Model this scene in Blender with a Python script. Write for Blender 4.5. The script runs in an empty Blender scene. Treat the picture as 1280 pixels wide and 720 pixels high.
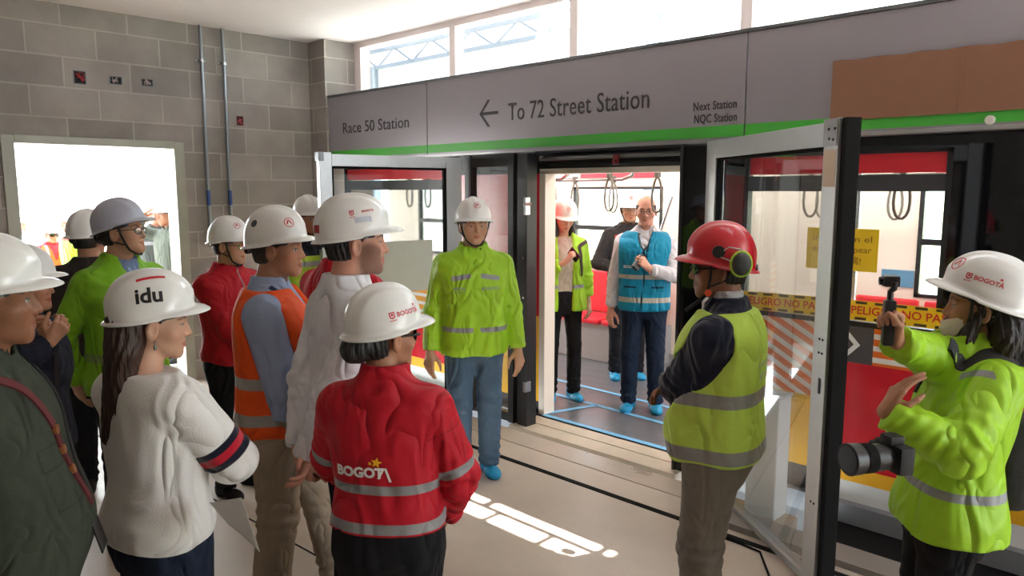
import bpy, bmesh, math, random
import numpy as np
from mathutils import Vector, Matrix
from mathutils.bvhtree import BVHTree

random.seed(7)
SC = bpy.context.scene
COL = SC.collection

# ------------------------------------------------------------------ camera, sky, sun, exposure
FPX, EYE = 929.0, 1.8                                   # focal length in pixels of the 1280 frame, lens height
PITCH = math.atan((360 - 238) / FPX)
HEAD = math.atan((640 + 325) / (FPX / math.cos(PITCH)))  # camera heading, left of the facade normal
cam_data = bpy.data.cameras.new('camera')
cam = bpy.data.objects.new('camera', cam_data)
COL.objects.link(cam)
cam.location = (0, 0, EYE)
cam.rotation_euler = (math.pi / 2 - PITCH, 0, math.pi / 2 - HEAD)
cam_data.sensor_width = 36.0
cam_data.lens = FPX * 36.0 / 1280.0
cam_data.clip_start = 0.05
SC.camera = cam

world = bpy.data.worlds.new('overcast_sky')
SC.world = world
world.use_nodes = True
wn = world.node_tree
wbg = wn.nodes['Background']
wbg.inputs['Color'].default_value = (0.86, 0.94, 1.0, 1)
wbg.inputs['Strength'].default_value = 2.3

sun_data = bpy.data.lights.new('sun', 'SUN')
sun = bpy.data.objects.new('sun', sun_data)
COL.objects.link(sun)
sun_data.energy = 15.0
sun_data.angle = math.radians(0.5)
sun_data.color = (1.0, 0.95, 0.88)
SUN_DIR = Vector((-1.0, 0.10, -1.75)).normalized()       # from beyond the right end of the hall, through slots added unseen in the ceiling
sun.rotation_euler = SUN_DIR.to_track_quat('-Z', 'Y').to_euler()
sun.location = (6, 2, 9)

SC.view_settings.view_transform = 'Standard'
SC.view_settings.look = 'None'
SC.view_settings.gamma = 1.0
SC.view_settings.use_curve_mapping = False
SC.view_settings.exposure = 1.92
SC.cycles.max_bounces = 10
SC.cycles.diffuse_bounces = 6
SC.cycles.transparent_max_bounces = 24
SC.cycles.sample_clamp_indirect = 6.0

# ------------------------------------------------------------------ projection used only to measure where things stand
_a = HEAD
F_ = np.array([-math.cos(_a), math.sin(_a), 0.0]); R_ = np.array([math.sin(_a), math.cos(_a), 0.0]); U_ = np.array([0, 0, 1.0])
_fw = F_ * math.cos(PITCH) - U_ * math.sin(PITCH); _up = F_ * math.sin(PITCH) + U_ * math.cos(PITCH)
CAMP = np.array([0, 0, EYE])
def ray(x, y): return _fw + R_ * (x - 640) / FPX - _up * (y - 360) / FPX
def at_z(x, y, z): d = ray(x, y); return CAMP + d * (z - EYE) / d[2]
def at_y(x, y, Y): d = ray(x, y); return CAMP + d * Y / d[1]
def at_x(x, y, X): d = ray(x, y); return CAMP + d * X / d[0]
def at_d(x, y, D): d = ray(x, y); return CAMP + d * D / (d @ F_)

# ------------------------------------------------------------------ materials
MATS = {}
def srgb(r, g, b):
    return tuple(((c / 255) / 12.92 if c / 255 <= 0.04045 else ((c / 255 + 0.055) / 1.055) ** 2.4) for c in (r, g, b)) + (1,)

def new_mat(name):
    m = bpy.data.materials.new(name); m.use_nodes = True
    return m, m.node_tree, m.node_tree.nodes['Principled BSDF']

def link(nt, a, b): nt.links.new(a, b)

def noise_bump(nt, bsdf, scale=60, strength=0.2, dist=0.01, stretch=None, detail=3):
    tc = nt.nodes.new('ShaderNodeTexCoord'); mp = nt.nodes.new('ShaderNodeMapping')
    if stretch: mp.inputs['Scale'].default_value = stretch
    n = nt.nodes.new('ShaderNodeTexNoise'); n.inputs['Scale'].default_value = scale; n.inputs['Detail'].default_value = detail
    b = nt.nodes.new('ShaderNodeBump'); b.inputs['Strength'].default_value = strength; b.inputs['Distance'].default_value = dist
    link(nt, tc.outputs['Object'], mp.inputs['Vector']); link(nt, mp.outputs['Vector'], n.inputs['Vector'])
    link(nt, n.outputs['Fac'], b.inputs['Height']); link(nt, b.outputs['Normal'], bsdf.inputs['Normal'])
    return n

def plain(name, col, rough=0.5, metal=0.0, vary=0.06, scale=9.0, bump=0.0, bscale=80, coat=0.0, spec=0.5):
    """a procedural material: base colour with a little noise variation"""
    if name in MATS: return MATS[name]
    m, nt, b = new_mat(name)
    if len(col) == 3: col = tuple(col) + (1,)
    tc = nt.nodes.new('ShaderNodeTexCoord'); n = nt.nodes.new('ShaderNodeTexNoise'); n.inputs['Scale'].default_value = scale
    n.inputs['Detail'].default_value = 4
    r = nt.nodes.new('ShaderNodeMapRange'); r.inputs['To Min'].default_value = 1 - vary; r.inputs['To Max'].default_value = 1 + vary
    mx = nt.nodes.new('ShaderNodeVectorMath'); mx.operation = 'SCALE'; mx.inputs[0].default_value = col[:3]
    link(nt, tc.outputs['Object'], n.inputs['Vector']); link(nt, n.outputs['Fac'], r.inputs['Value'])
    link(nt, r.outputs['Result'], mx.inputs['Scale']); link(nt, mx.outputs['Vector'], b.inputs['Base Color'])
    b.inputs['Roughness'].default_value = rough; b.inputs['Metallic'].default_value = metal
    b.inputs['Coat Weight'].default_value = coat; b.inputs['Coat Roughness'].default_value = 0.1
    b.inputs['Specular IOR Level'].default_value = spec
    if bump: noise_bump(nt, b, bscale, bump)
    MATS[name] = m
    return m

def emit(name, col, strength):
    if name in MATS: return MATS[name]
    m, nt, b = new_mat(name)
    b.inputs['Base Color'].default_value = (0.8, 0.8, 0.8, 1)
    b.inputs['Emission Color'].default_value = col; b.inputs['Emission Strength'].default_value = strength
    MATS[name] = m
    return m

def glass(name, tint=(0.93, 0.96, 0.95, 1), refl=1.0, rough=0.01, ior=1.45):
    if name in MATS: return MATS[name]
    m = bpy.data.materials.new(name); m.use_nodes = True; nt = m.node_tree; nt.nodes.clear()
    o = nt.nodes.new('ShaderNodeOutputMaterial'); t = nt.nodes.new('ShaderNodeBsdfTransparent'); t.inputs['Color'].default_value = tint
    g = nt.nodes.new('ShaderNodeBsdfGlossy'); g.inputs['Roughness'].default_value = rough
    fr = nt.nodes.new('ShaderNodeFresnel'); fr.inputs['IOR'].default_value = ior
    mu = nt.nodes.new('ShaderNodeMath'); mu.operation = 'MULTIPLY'; mu.inputs[1].default_value = refl; mu.use_clamp = True
    mx = nt.nodes.new('ShaderNodeMixShader')
    link(nt, fr.outputs['Fac'], mu.inputs[0]); link(nt, mu.outputs[0], mx.inputs['Fac'])
    link(nt, t.outputs[0], mx.inputs[1]); link(nt, g.outputs[0], mx.inputs[2]); link(nt, mx.outputs[0], o.inputs['Surface'])
    MATS[name] = m
    return m

def pattern_mat(name, base, layers, rough=0.8, bump=(45, 0.25), stretch=None, vary=0.08, sheen=0.0, spec=0.3, vscale=6.0, subsurf=0.0, folds=None):
    """base colour with layers painted where the named signed-distance attribute is below zero; layers = (attr, colour, softness, roughness)"""
    m, nt, b = new_mat(name)
    if len(base) == 3: base = tuple(base) + (1,)
    tc = nt.nodes.new('ShaderNodeTexCoord'); n = nt.nodes.new('ShaderNodeTexNoise'); n.inputs['Scale'].default_value = vscale; n.inputs['Detail'].default_value = 5
    r = nt.nodes.new('ShaderNodeMapRange'); r.inputs['To Min'].default_value = 1 - vary; r.inputs['To Max'].default_value = 1 + vary
    link(nt, tc.outputs['Object'], n.inputs['Vector']); link(nt, n.outputs['Fac'], r.inputs['Value'])
    col = nt.nodes.new('ShaderNodeRGB'); col.outputs[0].default_value = base
    cur = col.outputs[0]; rv = nt.nodes.new('ShaderNodeValue'); rv.outputs[0].default_value = rough; cr = rv.outputs[0]
    for attr, c, soft, lr in layers:
        at = nt.nodes.new('ShaderNodeAttribute'); at.attribute_name = attr
        mr = nt.nodes.new('ShaderNodeMapRange'); mr.inputs['From Min'].default_value = soft; mr.inputs['From Max'].default_value = -soft
        mr.inputs['To Min'].default_value = 0; mr.inputs['To Max'].default_value = c[3] if len(c) > 3 else 1
        link(nt, at.outputs['Fac'], mr.inputs['Value'])
        mx = nt.nodes.new('ShaderNodeMix'); mx.data_type = 'RGBA'
        mx.inputs['B'].default_value = tuple(c[:3]) + (1,)
        link(nt, mr.outputs['Result'], mx.inputs['Factor']); link(nt, cur, mx.inputs['A']); cur = mx.outputs['Result']
        mf = nt.nodes.new('ShaderNodeMix'); mf.data_type = 'FLOAT'; mf.inputs['B'].default_value = lr
        link(nt, mr.outputs['Result'], mf.inputs['Factor']); link(nt, cr, mf.inputs['A']); cr = mf.outputs['Result']
    sc = nt.nodes.new('ShaderNodeVectorMath'); sc.operation = 'SCALE'
    link(nt, cur, sc.inputs[0]); link(nt, r.outputs['Result'], sc.inputs['Scale']); link(nt, sc.outputs['Vector'], b.inputs['Base Color'])
    link(nt, cr, b.inputs['Roughness'])
    b.inputs['Specular IOR Level'].default_value = spec
    if sheen: b.inputs['Sheen Weight'].default_value = sheen
    if subsurf:
        b.inputs['Subsurface Weight'].default_value = subsurf; b.inputs['Subsurface Radius'].default_value = (0.012, 0.005, 0.003); b.inputs['Subsurface Scale'].default_value = 0.5
    if bump: noise_bump(nt, b, bump[0], bump[1], 0.01, stretch)
    if folds:                                           # creases of worn cloth under the fine weave
        fine = b.inputs['Normal'].links[0].from_node if bump else None
        n2 = nt.nodes.new('ShaderNodeTexNoise'); n2.inputs['Scale'].default_value = folds[0]; n2.inputs['Detail'].default_value = 1.2; n2.inputs['Distortion'].default_value = 1.1; n2.inputs['Roughness'].default_value = 0.4
        mp2 = nt.nodes.new('ShaderNodeMapping'); mp2.inputs['Scale'].default_value = folds[2] if len(folds) > 2 else (1.0, 1.0, 0.55); mp2.inputs['Rotation'].default_value = (0.35, 0.2, 0)
        ma = nt.nodes.new('ShaderNodeMath'); ma.operation = 'SUBTRACT'; ma.inputs[1].default_value = 0.5
        mb = nt.nodes.new('ShaderNodeMath'); mb.operation = 'ABSOLUTE'
        b2 = nt.nodes.new('ShaderNodeBump'); b2.inputs['Strength'].default_value = 1.0; b2.inputs['Distance'].default_value = folds[1]
        link(nt, tc.outputs['Object'], mp2.inputs['Vector']); link(nt, mp2.outputs[0], n2.inputs['Vector']); link(nt, n2.outputs['Fac'], ma.inputs[0]); link(nt, ma.outputs[0], mb.inputs[0]); link(nt, mb.outputs[0], b2.inputs['Height'])
        if fine: link(nt, b2.outputs['Normal'], fine.inputs['Normal'])
        else: link(nt, b2.outputs['Normal'], b.inputs['Normal'])
    return m

# ------------------------------------------------------------------ mesh helpers
def add_obj(name, verts, faces, mat, parent=None, smooth=False, mats=None, fmat=None, attrs=None):
    me = bpy.data.meshes.new(name)
    if isinstance(verts, np.ndarray): verts = verts.tolist()
    if isinstance(faces, np.ndarray): faces = faces.tolist()
    me.from_pydata(verts, [], faces); me.update()
    if smooth: me.polygons.foreach_set('use_smooth', [True] * len(me.polygons))
    for mm in (mats or [mat]): me.materials.append(mm)
    if fmat is not None: me.polygons.foreach_set('material_index', list(fmat))
    for k, v in (attrs or {}).items():
        at = me.attributes.new(k, 'FLOAT', 'POINT'); at.data.foreach_set('value', np.asarray(v, np.float32))
    o = bpy.data.objects.new(name, me); COL.objects.link(o)
    if parent is not None: o.parent = parent
    return o

def tag(o, label=None, cat=None, group=None, kind=None):
    if label: o['label'] = label
    if cat: o['category'] = cat
    if group: o['group'] = group
    if kind: o['kind'] = kind
    return o

def empty(name, loc=(0, 0, 0), rz=0.0, label=None, cat=None, group=None):
    o = bpy.data.objects.new(name, None); COL.objects.link(o); o.location = loc; o.rotation_euler = (0, 0, rz)
    o.empty_display_size = 0.1
    return tag(o, label, cat, group)

class MB:
    """collects boxes, bars, tubes and polygons, then links them as ONE mesh object"""
    def __init__(s): s.v = []; s.f = []; s.m = []
    def add(s, v, f, mi=0):
        n = len(s.v); s.v += [tuple(map(float, p)) for p in v]; s.f += [tuple(i + n for i in q) for q in f]; s.m += [mi] * len(f); return s
    def box(s, lo, hi, mi=0, bev=0.0):
        x0, y0, z0 = lo; x1, y1, z1 = hi
        if bev <= 0:
            return s.add([(x0, y0, z0), (x1, y0, z0), (x1, y1, z0), (x0, y1, z0), (x0, y0, z1), (x1, y0, z1), (x1, y1, z1), (x0, y1, z1)],
                         [(0, 3, 2, 1), (4, 5, 6, 7), (0, 1, 5, 4), (1, 2, 6, 5), (2, 3, 7, 6), (3, 0, 4, 7)], mi)
        bm = bmesh.new(); bmesh.ops.create_cube(bm, size=1)
        for v in bm.verts: v.co = Vector(((x0 + x1) / 2 + v.co.x * (x1 - x0), (y0 + y1) / 2 + v.co.y * (y1 - y0), (z0 + z1) / 2 + v.co.z * (z1 - z0)))
        bmesh.ops.bevel(bm, geom=bm.edges[:], offset=bev, segments=2, affect='EDGES', profile=0.6)
        return s.bm(bm, mi)
    def bm(s, bm, mi=0, M=None):
        bm.verts.index_update()
        v = [(M @ x.co if M else x.co) for x in bm.verts]; f = [tuple(x.index for x in q.verts) for q in bm.faces]
        bm.free(); return s.add(v, f, mi)
    def xbox(s, M, lo, hi, mi=0, bev=0.0):
        t = MB().box(lo, hi, 0, bev); return s.add([M @ Vector(p) for p in t.v], t.f, mi)
    def tube(s, pts, r, n=10, mi=0, caps=True, closed=False):
        pts = [np.asarray(p, float) for p in pts]; k = len(pts); V = []; F = []
        rr = r if isinstance(r, (list, tuple)) else [r] * k
        ref = None
        for i, p in enumerate(pts):
            if closed: t = pts[(i + 1) % k] - pts[i - 1]
            else: t = pts[min(i + 1, k - 1)] - pts[max(i - 1, 0)]
            t = t / (np.linalg.norm(t) + 1e-12)
            if ref is None: ref = np.array([0, 0, 1.0]) if abs(t[2]) < 0.9 else np.array([1.0, 0, 0])
            a = np.cross(t, ref); a /= np.linalg.norm(a) + 1e-12; b = np.cross(a, t); ref = b
            for j in range(n):
                w = 2 * math.pi * j / n; V.append(p + (a * math.cos(w) + b * math.sin(w)) * rr[i])
        for i in range(k if closed else k - 1):
            for j in range(n):
                i2 = (i + 1) % k; F.append((i * n + j, i * n + (j + 1) % n, i2 * n + (j + 1) % n, i2 * n + j))
        if caps and not closed: F.append(tuple(range(n))[::-1]); F.append(tuple((k - 1) * n + j for j in range(n)))
        return s.add(V, F, mi)
    def prism(s, poly, M, h, mi=0):
        """polygon in the local xy plane of M, extruded by h along local z"""
        n = len(poly); V = [M @ Vector((x, y, 0)) for x, y in poly] + [M @ Vector((x, y, h)) for x, y in poly]
        F = [tuple(range(n))[::-1], tuple(range(n, 2 * n))] + [(i, (i + 1) % n, n + (i + 1) % n, n + i) for i in range(n)]
        return s.add(V, F, mi)
    def build(s, name, mat, parent=None, smooth=False):
        mats = mat if isinstance(mat, (list, tuple)) else [mat]
        o = add_obj(name, s.v, s.f, None, parent, smooth, mats=mats, fmat=s.m)
        if smooth:
            bm = bmesh.new(); bm.from_mesh(o.data); 
            for e in bm.edges:
                if len(e.link_faces) == 2 and e.calc_face_angle(0) > 0.7: e.smooth = False
            bm.to_mesh(o.data); bm.free()
        return o

def text_mesh(txt, size=1.0, extrude=0.0, align='CENTER', bold=0.0, shear=0.0, spacing=1.0):
    """verts and faces of a line of lettering in the xy plane"""
    cu = bpy.data.curves.new('lettering', 'FONT'); cu.body = txt; cu.size = size; cu.extrude = extrude; cu.align_x = align; cu.align_y = 'CENTER'
    cu.offset = bold; cu.shear = shear; cu.space_character = spacing; cu.resolution_u = 3
    ob = bpy.data.objects.new('lettering', cu); COL.objects.link(ob)
    dg = bpy.context.evaluated_depsgraph_get(); me = bpy.data.meshes.new_from_object(ob.evaluated_get(dg))
    v = [tuple(x.co) for x in me.vertices]; f = [tuple(p.vertices) for p in me.polygons]
    bpy.data.objects.remove(ob); bpy.data.curves.remove(cu); bpy.data.meshes.remove(me)
    return v, f

def sign_text(name, txt, M, size, mat, parent, align='CENTER', bold=0.0, depth=0.0015, width=None, spacing=1.0):
    """raised lettering on a flat panel: M maps xy to the panel plane"""
    v, f = text_mesh(txt, size, depth, align, bold, spacing=spacing)
    if width:
        w = max(p[0] for p in v) - min(p[0] for p in v); k = width / w
        v = [(x * k, y, z) for x, y, z in v]
    return add_obj(name, [M @ Vector(p) for p in v], f, mat, parent)

def frame_matrix(o, x, y):
    x = Vector(x).normalized(); y = Vector(y); y = (y - x * y.dot(x)).normalized(); z = x.cross(y)
    return Matrix(((x.x, y.x, z.x, o[0]), (x.y, y.y, z.y, o[1]), (x.z, y.z, z.z, o[2]), (0, 0, 0, 1)))

def decal(name, v, f, bvh, pos, normal, up, mat, parent, lift=0.0015, sub=2):
    """a flat print laid onto a curved surface: every vertex is carried along the normal until it meets the surface"""
    n = Vector(normal).normalized(); x = Vector(up).cross(n).normalized(); y = n.cross(x)
    bm = bmesh.new(); vs = [bm.verts.new((p[0], p[1], 0)) for p in v]
    for q in f:
        try: bm.faces.new([vs[i] for i in q])
        except ValueError: pass
    bmesh.ops.remove_doubles(bm, verts=bm.verts[:], dist=1e-5)
    bmesh.ops.triangulate(bm, faces=bm.faces[:])
    for _ in range(sub):
        big = [e for e in bm.edges if e.calc_length() > 0.012]
        if not big: break
        bmesh.ops.subdivide_edges(bm, edges=big, cuts=1); bmesh.ops.triangulate(bm, faces=bm.faces[:])
    P = Vector(pos)
    for w in bm.verts:
        q = P + x * w.co.x + y * w.co.y
        hit, nr, _, _ = bvh.ray_cast(q + n * 0.12, -n, 0.4)
        w.co = (hit + n * lift) if hit is not None else q
    bm.verts.index_update()
    V = [tuple(w.co) for w in bm.verts]; Fc = [tuple(w.index for w in q.verts) for q in bm.faces]; bm.free()
    return add_obj(name, V, Fc, mat, parent)

# prints worn on hats and jackets
def ring_shape(r0, r1, n=28):
    V = []; F = []
    for j in range(n):
        w = 2 * math.pi * j / n; V += [(r0 * math.cos(w), r0 * math.sin(w)), (r1 * math.cos(w), r1 * math.sin(w))]
    return V, [(2 * j, 2 * j + 1, (2 * j + 3) % (2 * n), (2 * j + 2) % (2 * n)) for j in range(n)]
def star_shape(r, n=5, inner=0.45, rot=0.0):
    return [(math.sin(math.pi * i / n + rot) * (r if i % 2 == 0 else r * inner), math.cos(math.pi * i / n + rot) * (r if i % 2 == 0 else r * inner)) for i in range(2 * n)], [tuple(range(2 * n))[::-1]]
def shapes(*ps):
    V = []; F = []
    for v, f in ps:
        n = len(V); V += [(p[0], p[1]) for p in v]; F += [tuple(i + n for i in q) for q in f]
    return V, F
def moved(vf, dx=0, dy=0, k=1.0): return [(p[0] * k + dx, p[1] * k + dy) for p in vf[0]], vf[1]
def rect(x0, y0, x1, y1): return [(x0, y0), (x1, y0), (x1, y1), (x0, y1)], [(0, 1, 2, 3)]
_T = {}
def txt(t, size, bold=0.0, spacing=1.0):
    k = (t, size, bold, spacing)
    if k not in _T: v, f = text_mesh(t, size, 0, 'CENTER', bold, spacing=spacing); _T[k] = ([(p[0], p[1]) for p in v], f)
    return _T[k]
def crest_shape(): return shapes(rect(-0.008, 0.006, 0.008, 0.009), rect(-0.008, -0.006, -0.005, 0.006), rect(0.005, -0.006, 0.008, 0.006), ([(-0.008, -0.006), (0, -0.011), (0.008, -0.006), (0.005, -0.004), (0, -0.007), (-0.005, -0.004)], [(0, 1, 4, 5), (1, 2, 3, 4)]), rect(-0.003, -0.002, 0.003, 0.004), rect(-0.010, -0.0165, 0.010, -0.0145))
def metro_shape(r=0.017): return shapes(ring_shape(r * 0.86, r), ([(-r * .6, -r * .35), (-r * .35, -r * .35), (-r * .02, r * .25), (-r * .1, r * .5), (-r * .25, r * .5)], [(0, 1, 2, 3, 4)]), ([(r * .6, -r * .35), (r * .35, -r * .35), (-r * .1, r * .5), (r * .15, r * .5)], [(0, 3, 2, 1)]))
RED_PRINT = plain('red_print', srgb(205, 30, 50), 0.5)
WHITE_PRINT = plain('white_print', (0.82, 0.82, 0.82), 0.6)
BLACK_PRINT = plain('black_print', (0.012, 0.012, 0.014), 0.5)
YELLOW_PRINT = plain('yellow_print', srgb(245, 180, 30), 0.6)
GREY_PRINT = plain('grey_print', srgb(150, 160, 160), 0.6)
# ------------------------------------------------------------------ implicit surfaces: figures and clothes grow out of smooth unions
def nrm(v): return v / (np.linalg.norm(v) + 1e-12)
def smin(a, b, k):
    h = np.clip(0.5 + 0.5 * (b - a) / k, 0, 1); return b * (1 - h) + a * h - k * h * (1 - h)
def smax(a, b, k): return -smin(-a, -b, k)
def cone(P, a, b, ra, rb):
    a = np.asarray(a, float); b = np.asarray(b, float); ab = b - a
    t = np.clip(((P - a) @ ab) / (ab @ ab + 1e-12), 0, 1)
    return np.linalg.norm(P - (a + t[:, None] * ab), axis=1) - (ra + (rb - ra) * t)
def ell(P, c, r):
    q = (P - np.asarray(c, float)); r = np.asarray(r, float); k0 = np.linalg.norm(q / r, axis=1); k1 = np.linalg.norm(q / (r * r), axis=1) + 1e-9
    return k0 * (k0 - 1) / k1
def ball(P, c, r): return np.linalg.norm(P - np.asarray(c, float), axis=1) - r
def smooth_profile(rows, n=120, w=5):
    rows = np.asarray(rows, float); z = np.linspace(rows[0, 0], rows[-1, 0], n); out = [z]
    ker = np.hanning(2 * w + 3)[1:-1]; ker /= ker.sum()
    for c in range(1, rows.shape[1]):
        y = np.interp(z, rows[:, 0], rows[:, c]); yp = np.pad(y, w, 'edge'); out.append(np.convolve(yp, ker, 'valid'))
    return np.array(out)
def tube_z(P, prof, grow=0.0, n=2.3, cap=True):
    """stack of superellipses: prof rows = z, x centre, y centre, half width, half depth"""
    z = P[:, 2]; cx = np.interp(z, prof[0], prof[1]); cy = np.interp(z, prof[0], prof[2])
    a = np.interp(z, prof[0], prof[3]) + grow; b = np.interp(z, prof[0], prof[4]) + grow
    qx = np.abs(P[:, 0] - cx) / a; qy = np.abs(P[:, 1] - cy) / b
    k0 = (qx ** n + qy ** n) ** (1 / n) + 1e-9; k1 = np.sqrt((qx / a) ** 2 + (qy / b) ** 2) + 1e-9
    d = np.where(k0 > 1, k0 * (k0 - 1) / k1, (k0 - 1) * np.minimum(a, b))
    if cap: d = np.maximum(d, np.maximum(z - prof[0][-1], prof[0][0] - z))
    return d
_rs = np.random.RandomState(3)
_WD = _rs.normal(size=(14, 3)); _WD /= np.linalg.norm(_WD, axis=1)[:, None]; _WP = _rs.uniform(0, 6.28, 14)
def wrinkle(P, freq, seed=0, n=6, squash=(1, 1, 0.5)):
    """soft cloth folds: domain-warped sum of sine ridges"""
    Q = P * np.asarray(squash) * freq; out = 0
    Q = Q + 0.9 * np.stack([np.sin(Q[:, (i + 1) % 3] * 0.7 + seed + i) for i in range(3)], 1)
    for i in range(n):
        j = (i + seed * 3) % 14; out = out + (1 - np.abs(np.sin(Q @ _WD[j] * (1 + 0.35 * i) + _WP[j] + seed)) * 1.6) / (1 + 0.45 * i)
    return out / n * 1.8
_EDGES = [((0,0,0),(1,0,0)),((0,1,0),(1,1,0)),((0,0,1),(1,0,1)),((0,1,1),(1,1,1)),((0,0,0),(0,1,0)),((1,0,0),(1,1,0)),((0,0,1),(0,1,1)),((1,0,1),(1,1,1)),((0,0,0),(0,0,1)),((1,0,0),(1,0,1)),((0,1,0),(0,1,1)),((1,1,0),(1,1,1))]
def polygonise(fn, lo, hi, h):
    """surface nets of fn < 0 inside the box, fine samples only near the surface"""
    lo = np.asarray(lo, float); hi = np.asarray(hi, float); B = 4
    nb = np.maximum(1, np.ceil((hi - lo) / (h * B)).astype(int)); nf = nb * B + 1
    g = [lo[i] + np.arange(nb[i] + 1) * h * B for i in range(3)]
    G = np.stack(np.meshgrid(*g, indexing='ij'), -1); C = fn(G.reshape(-1, 3)).reshape(G.shape[:3])
    near = np.ones(nb, bool) * False; m = np.full(nb, 1e9)
    for i in (0, 1):
        for j in (0, 1):
            for k in (0, 1):
                c = C[i:nb[0] + i, j:nb[1] + j, k:nb[2] + k]; m = np.minimum(m, np.abs(c))
    near = m < h * B * 1.25
    ii = [np.minimum(np.arange(nf[i]) // B, nb[i] - 1) for i in range(3)]
    V = C[np.ix_(*[np.minimum((np.arange(nf[i]) + B // 2) // B, nb[i]) for i in range(3)])].copy()
    V = np.where(np.abs(V) < h * 0.5, np.where(V < 0, -h, h), V)
    fm = np.zeros(nf, bool)
    bi = np.argwhere(near); off = np.stack(np.meshgrid(*[np.arange(B + 1)] * 3, indexing='ij'), -1).reshape(-1, 3)
    if len(bi) == 0: return np.zeros((0, 3)), np.zeros((0, 4), int)
    allp = (bi[:, None, :] * B + off[None]).reshape(-1, 3); fm[allp[:, 0], allp[:, 1], allp[:, 2]] = True
    pi = np.argwhere(fm)
    for s in range(0, len(pi), 400000):
        q = pi[s:s + 400000]; V[q[:, 0], q[:, 1], q[:, 2]] = fn(lo + q * h)
    S = V < 0
    cnt = sum(S[i:nf[0] - 1 + i, j:nf[1] - 1 + j, k:nf[2] - 1 + k].astype(np.int8) for i in (0, 1) for j in (0, 1) for k in (0, 1))
    mask = (cnt > 0) & (cnt < 8); ci = np.argwhere(mask); idx = np.full(mask.shape, -1); idx[mask] = np.arange(len(ci))
    acc = np.zeros((len(ci), 3)); num = np.zeros(len(ci))
    for a, b in _EDGES:
        a = np.array(a); b = np.array(b); pa = ci + a; pb = ci + b
        va = V[pa[:, 0], pa[:, 1], pa[:, 2]]; vb = V[pb[:, 0], pb[:, 1], pb[:, 2]]; cr = (va < 0) != (vb < 0)
        t = np.where(cr, va / np.where(cr, va - vb, 1), 0); acc += np.where(cr[:, None], a + t[:, None] * (b - a), 0); num += cr
    verts = lo + (ci + acc / np.maximum(num, 1)[:, None]) * h
    faces = []
    for ax in range(3):
        u, w = [(1, 2), (2, 0), (0, 1)][ax]
        A = np.take(S, np.arange(nf[ax] - 1), ax); Bq = np.take(S, np.arange(1, nf[ax]), ax); ch = np.argwhere(A != Bq)
        ch = ch[(ch[:, u] >= 1) & (ch[:, w] >= 1) & (ch[:, u] < nf[u] - 1) & (ch[:, w] < nf[w] - 1)]
        if len(ch) == 0: continue
        fl = A[ch[:, 0], ch[:, 1], ch[:, 2]]
        du = np.zeros(3, int); du[u] = 1; dw = np.zeros(3, int); dw[w] = 1
        q = [ch - du - dw, ch - dw, ch, ch - du]; q = np.stack([idx[t[:, 0], t[:, 1], t[:, 2]] for t in q], 1)
        q = np.where(fl[:, None], q, q[:, ::-1]); q = q[(q >= 0).all(1)]; faces.append(q)
    return verts, np.concatenate(faces) if faces else np.zeros((0, 4), int)

def relax(V, F, it=2, lam=0.5):
    """a little Laplacian smoothing takes the grid's stair steps out"""
    e = np.concatenate([F[:, [0, 1]], F[:, [1, 2]], F[:, [2, 3]], F[:, [3, 0]]]); n = len(V)
    deg = np.bincount(e[:, 0], minlength=n) + np.bincount(e[:, 1], minlength=n); deg = np.maximum(deg, 1)
    for _ in range(it):
        acc = np.stack([np.bincount(e[:, 0], V[e[:, 1], c], n) + np.bincount(e[:, 1], V[e[:, 0], c], n) for c in range(3)], 1)
        V = V + lam * (acc / deg[:, None] - V)
    return V

def join(parts):
    V = []; F = []; n = 0
    for v, f in parts:
        V.append(v); F.append(f + n); n += len(v)
    return np.concatenate(V), np.concatenate(F)
def rotz(a): c, s = math.cos(a), math.sin(a); return np.array([[c, -s, 0], [s, c, 0], [0, 0, 1.0]])
def rotx(a): c, s = math.cos(a), math.sin(a); return np.array([[1, 0, 0], [0, c, -s], [0, s, c]])
def roty(a): c, s = math.cos(a), math.sin(a); return np.array([[c, 0, s], [0, 1, 0], [-s, 0, c]])
# ------------------------------------------------------------------ the setting
WX, FY, CEIL = -7.0, 4.23, 3.30
def struct(o, kind='structure'): o['kind'] = kind; return o

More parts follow.
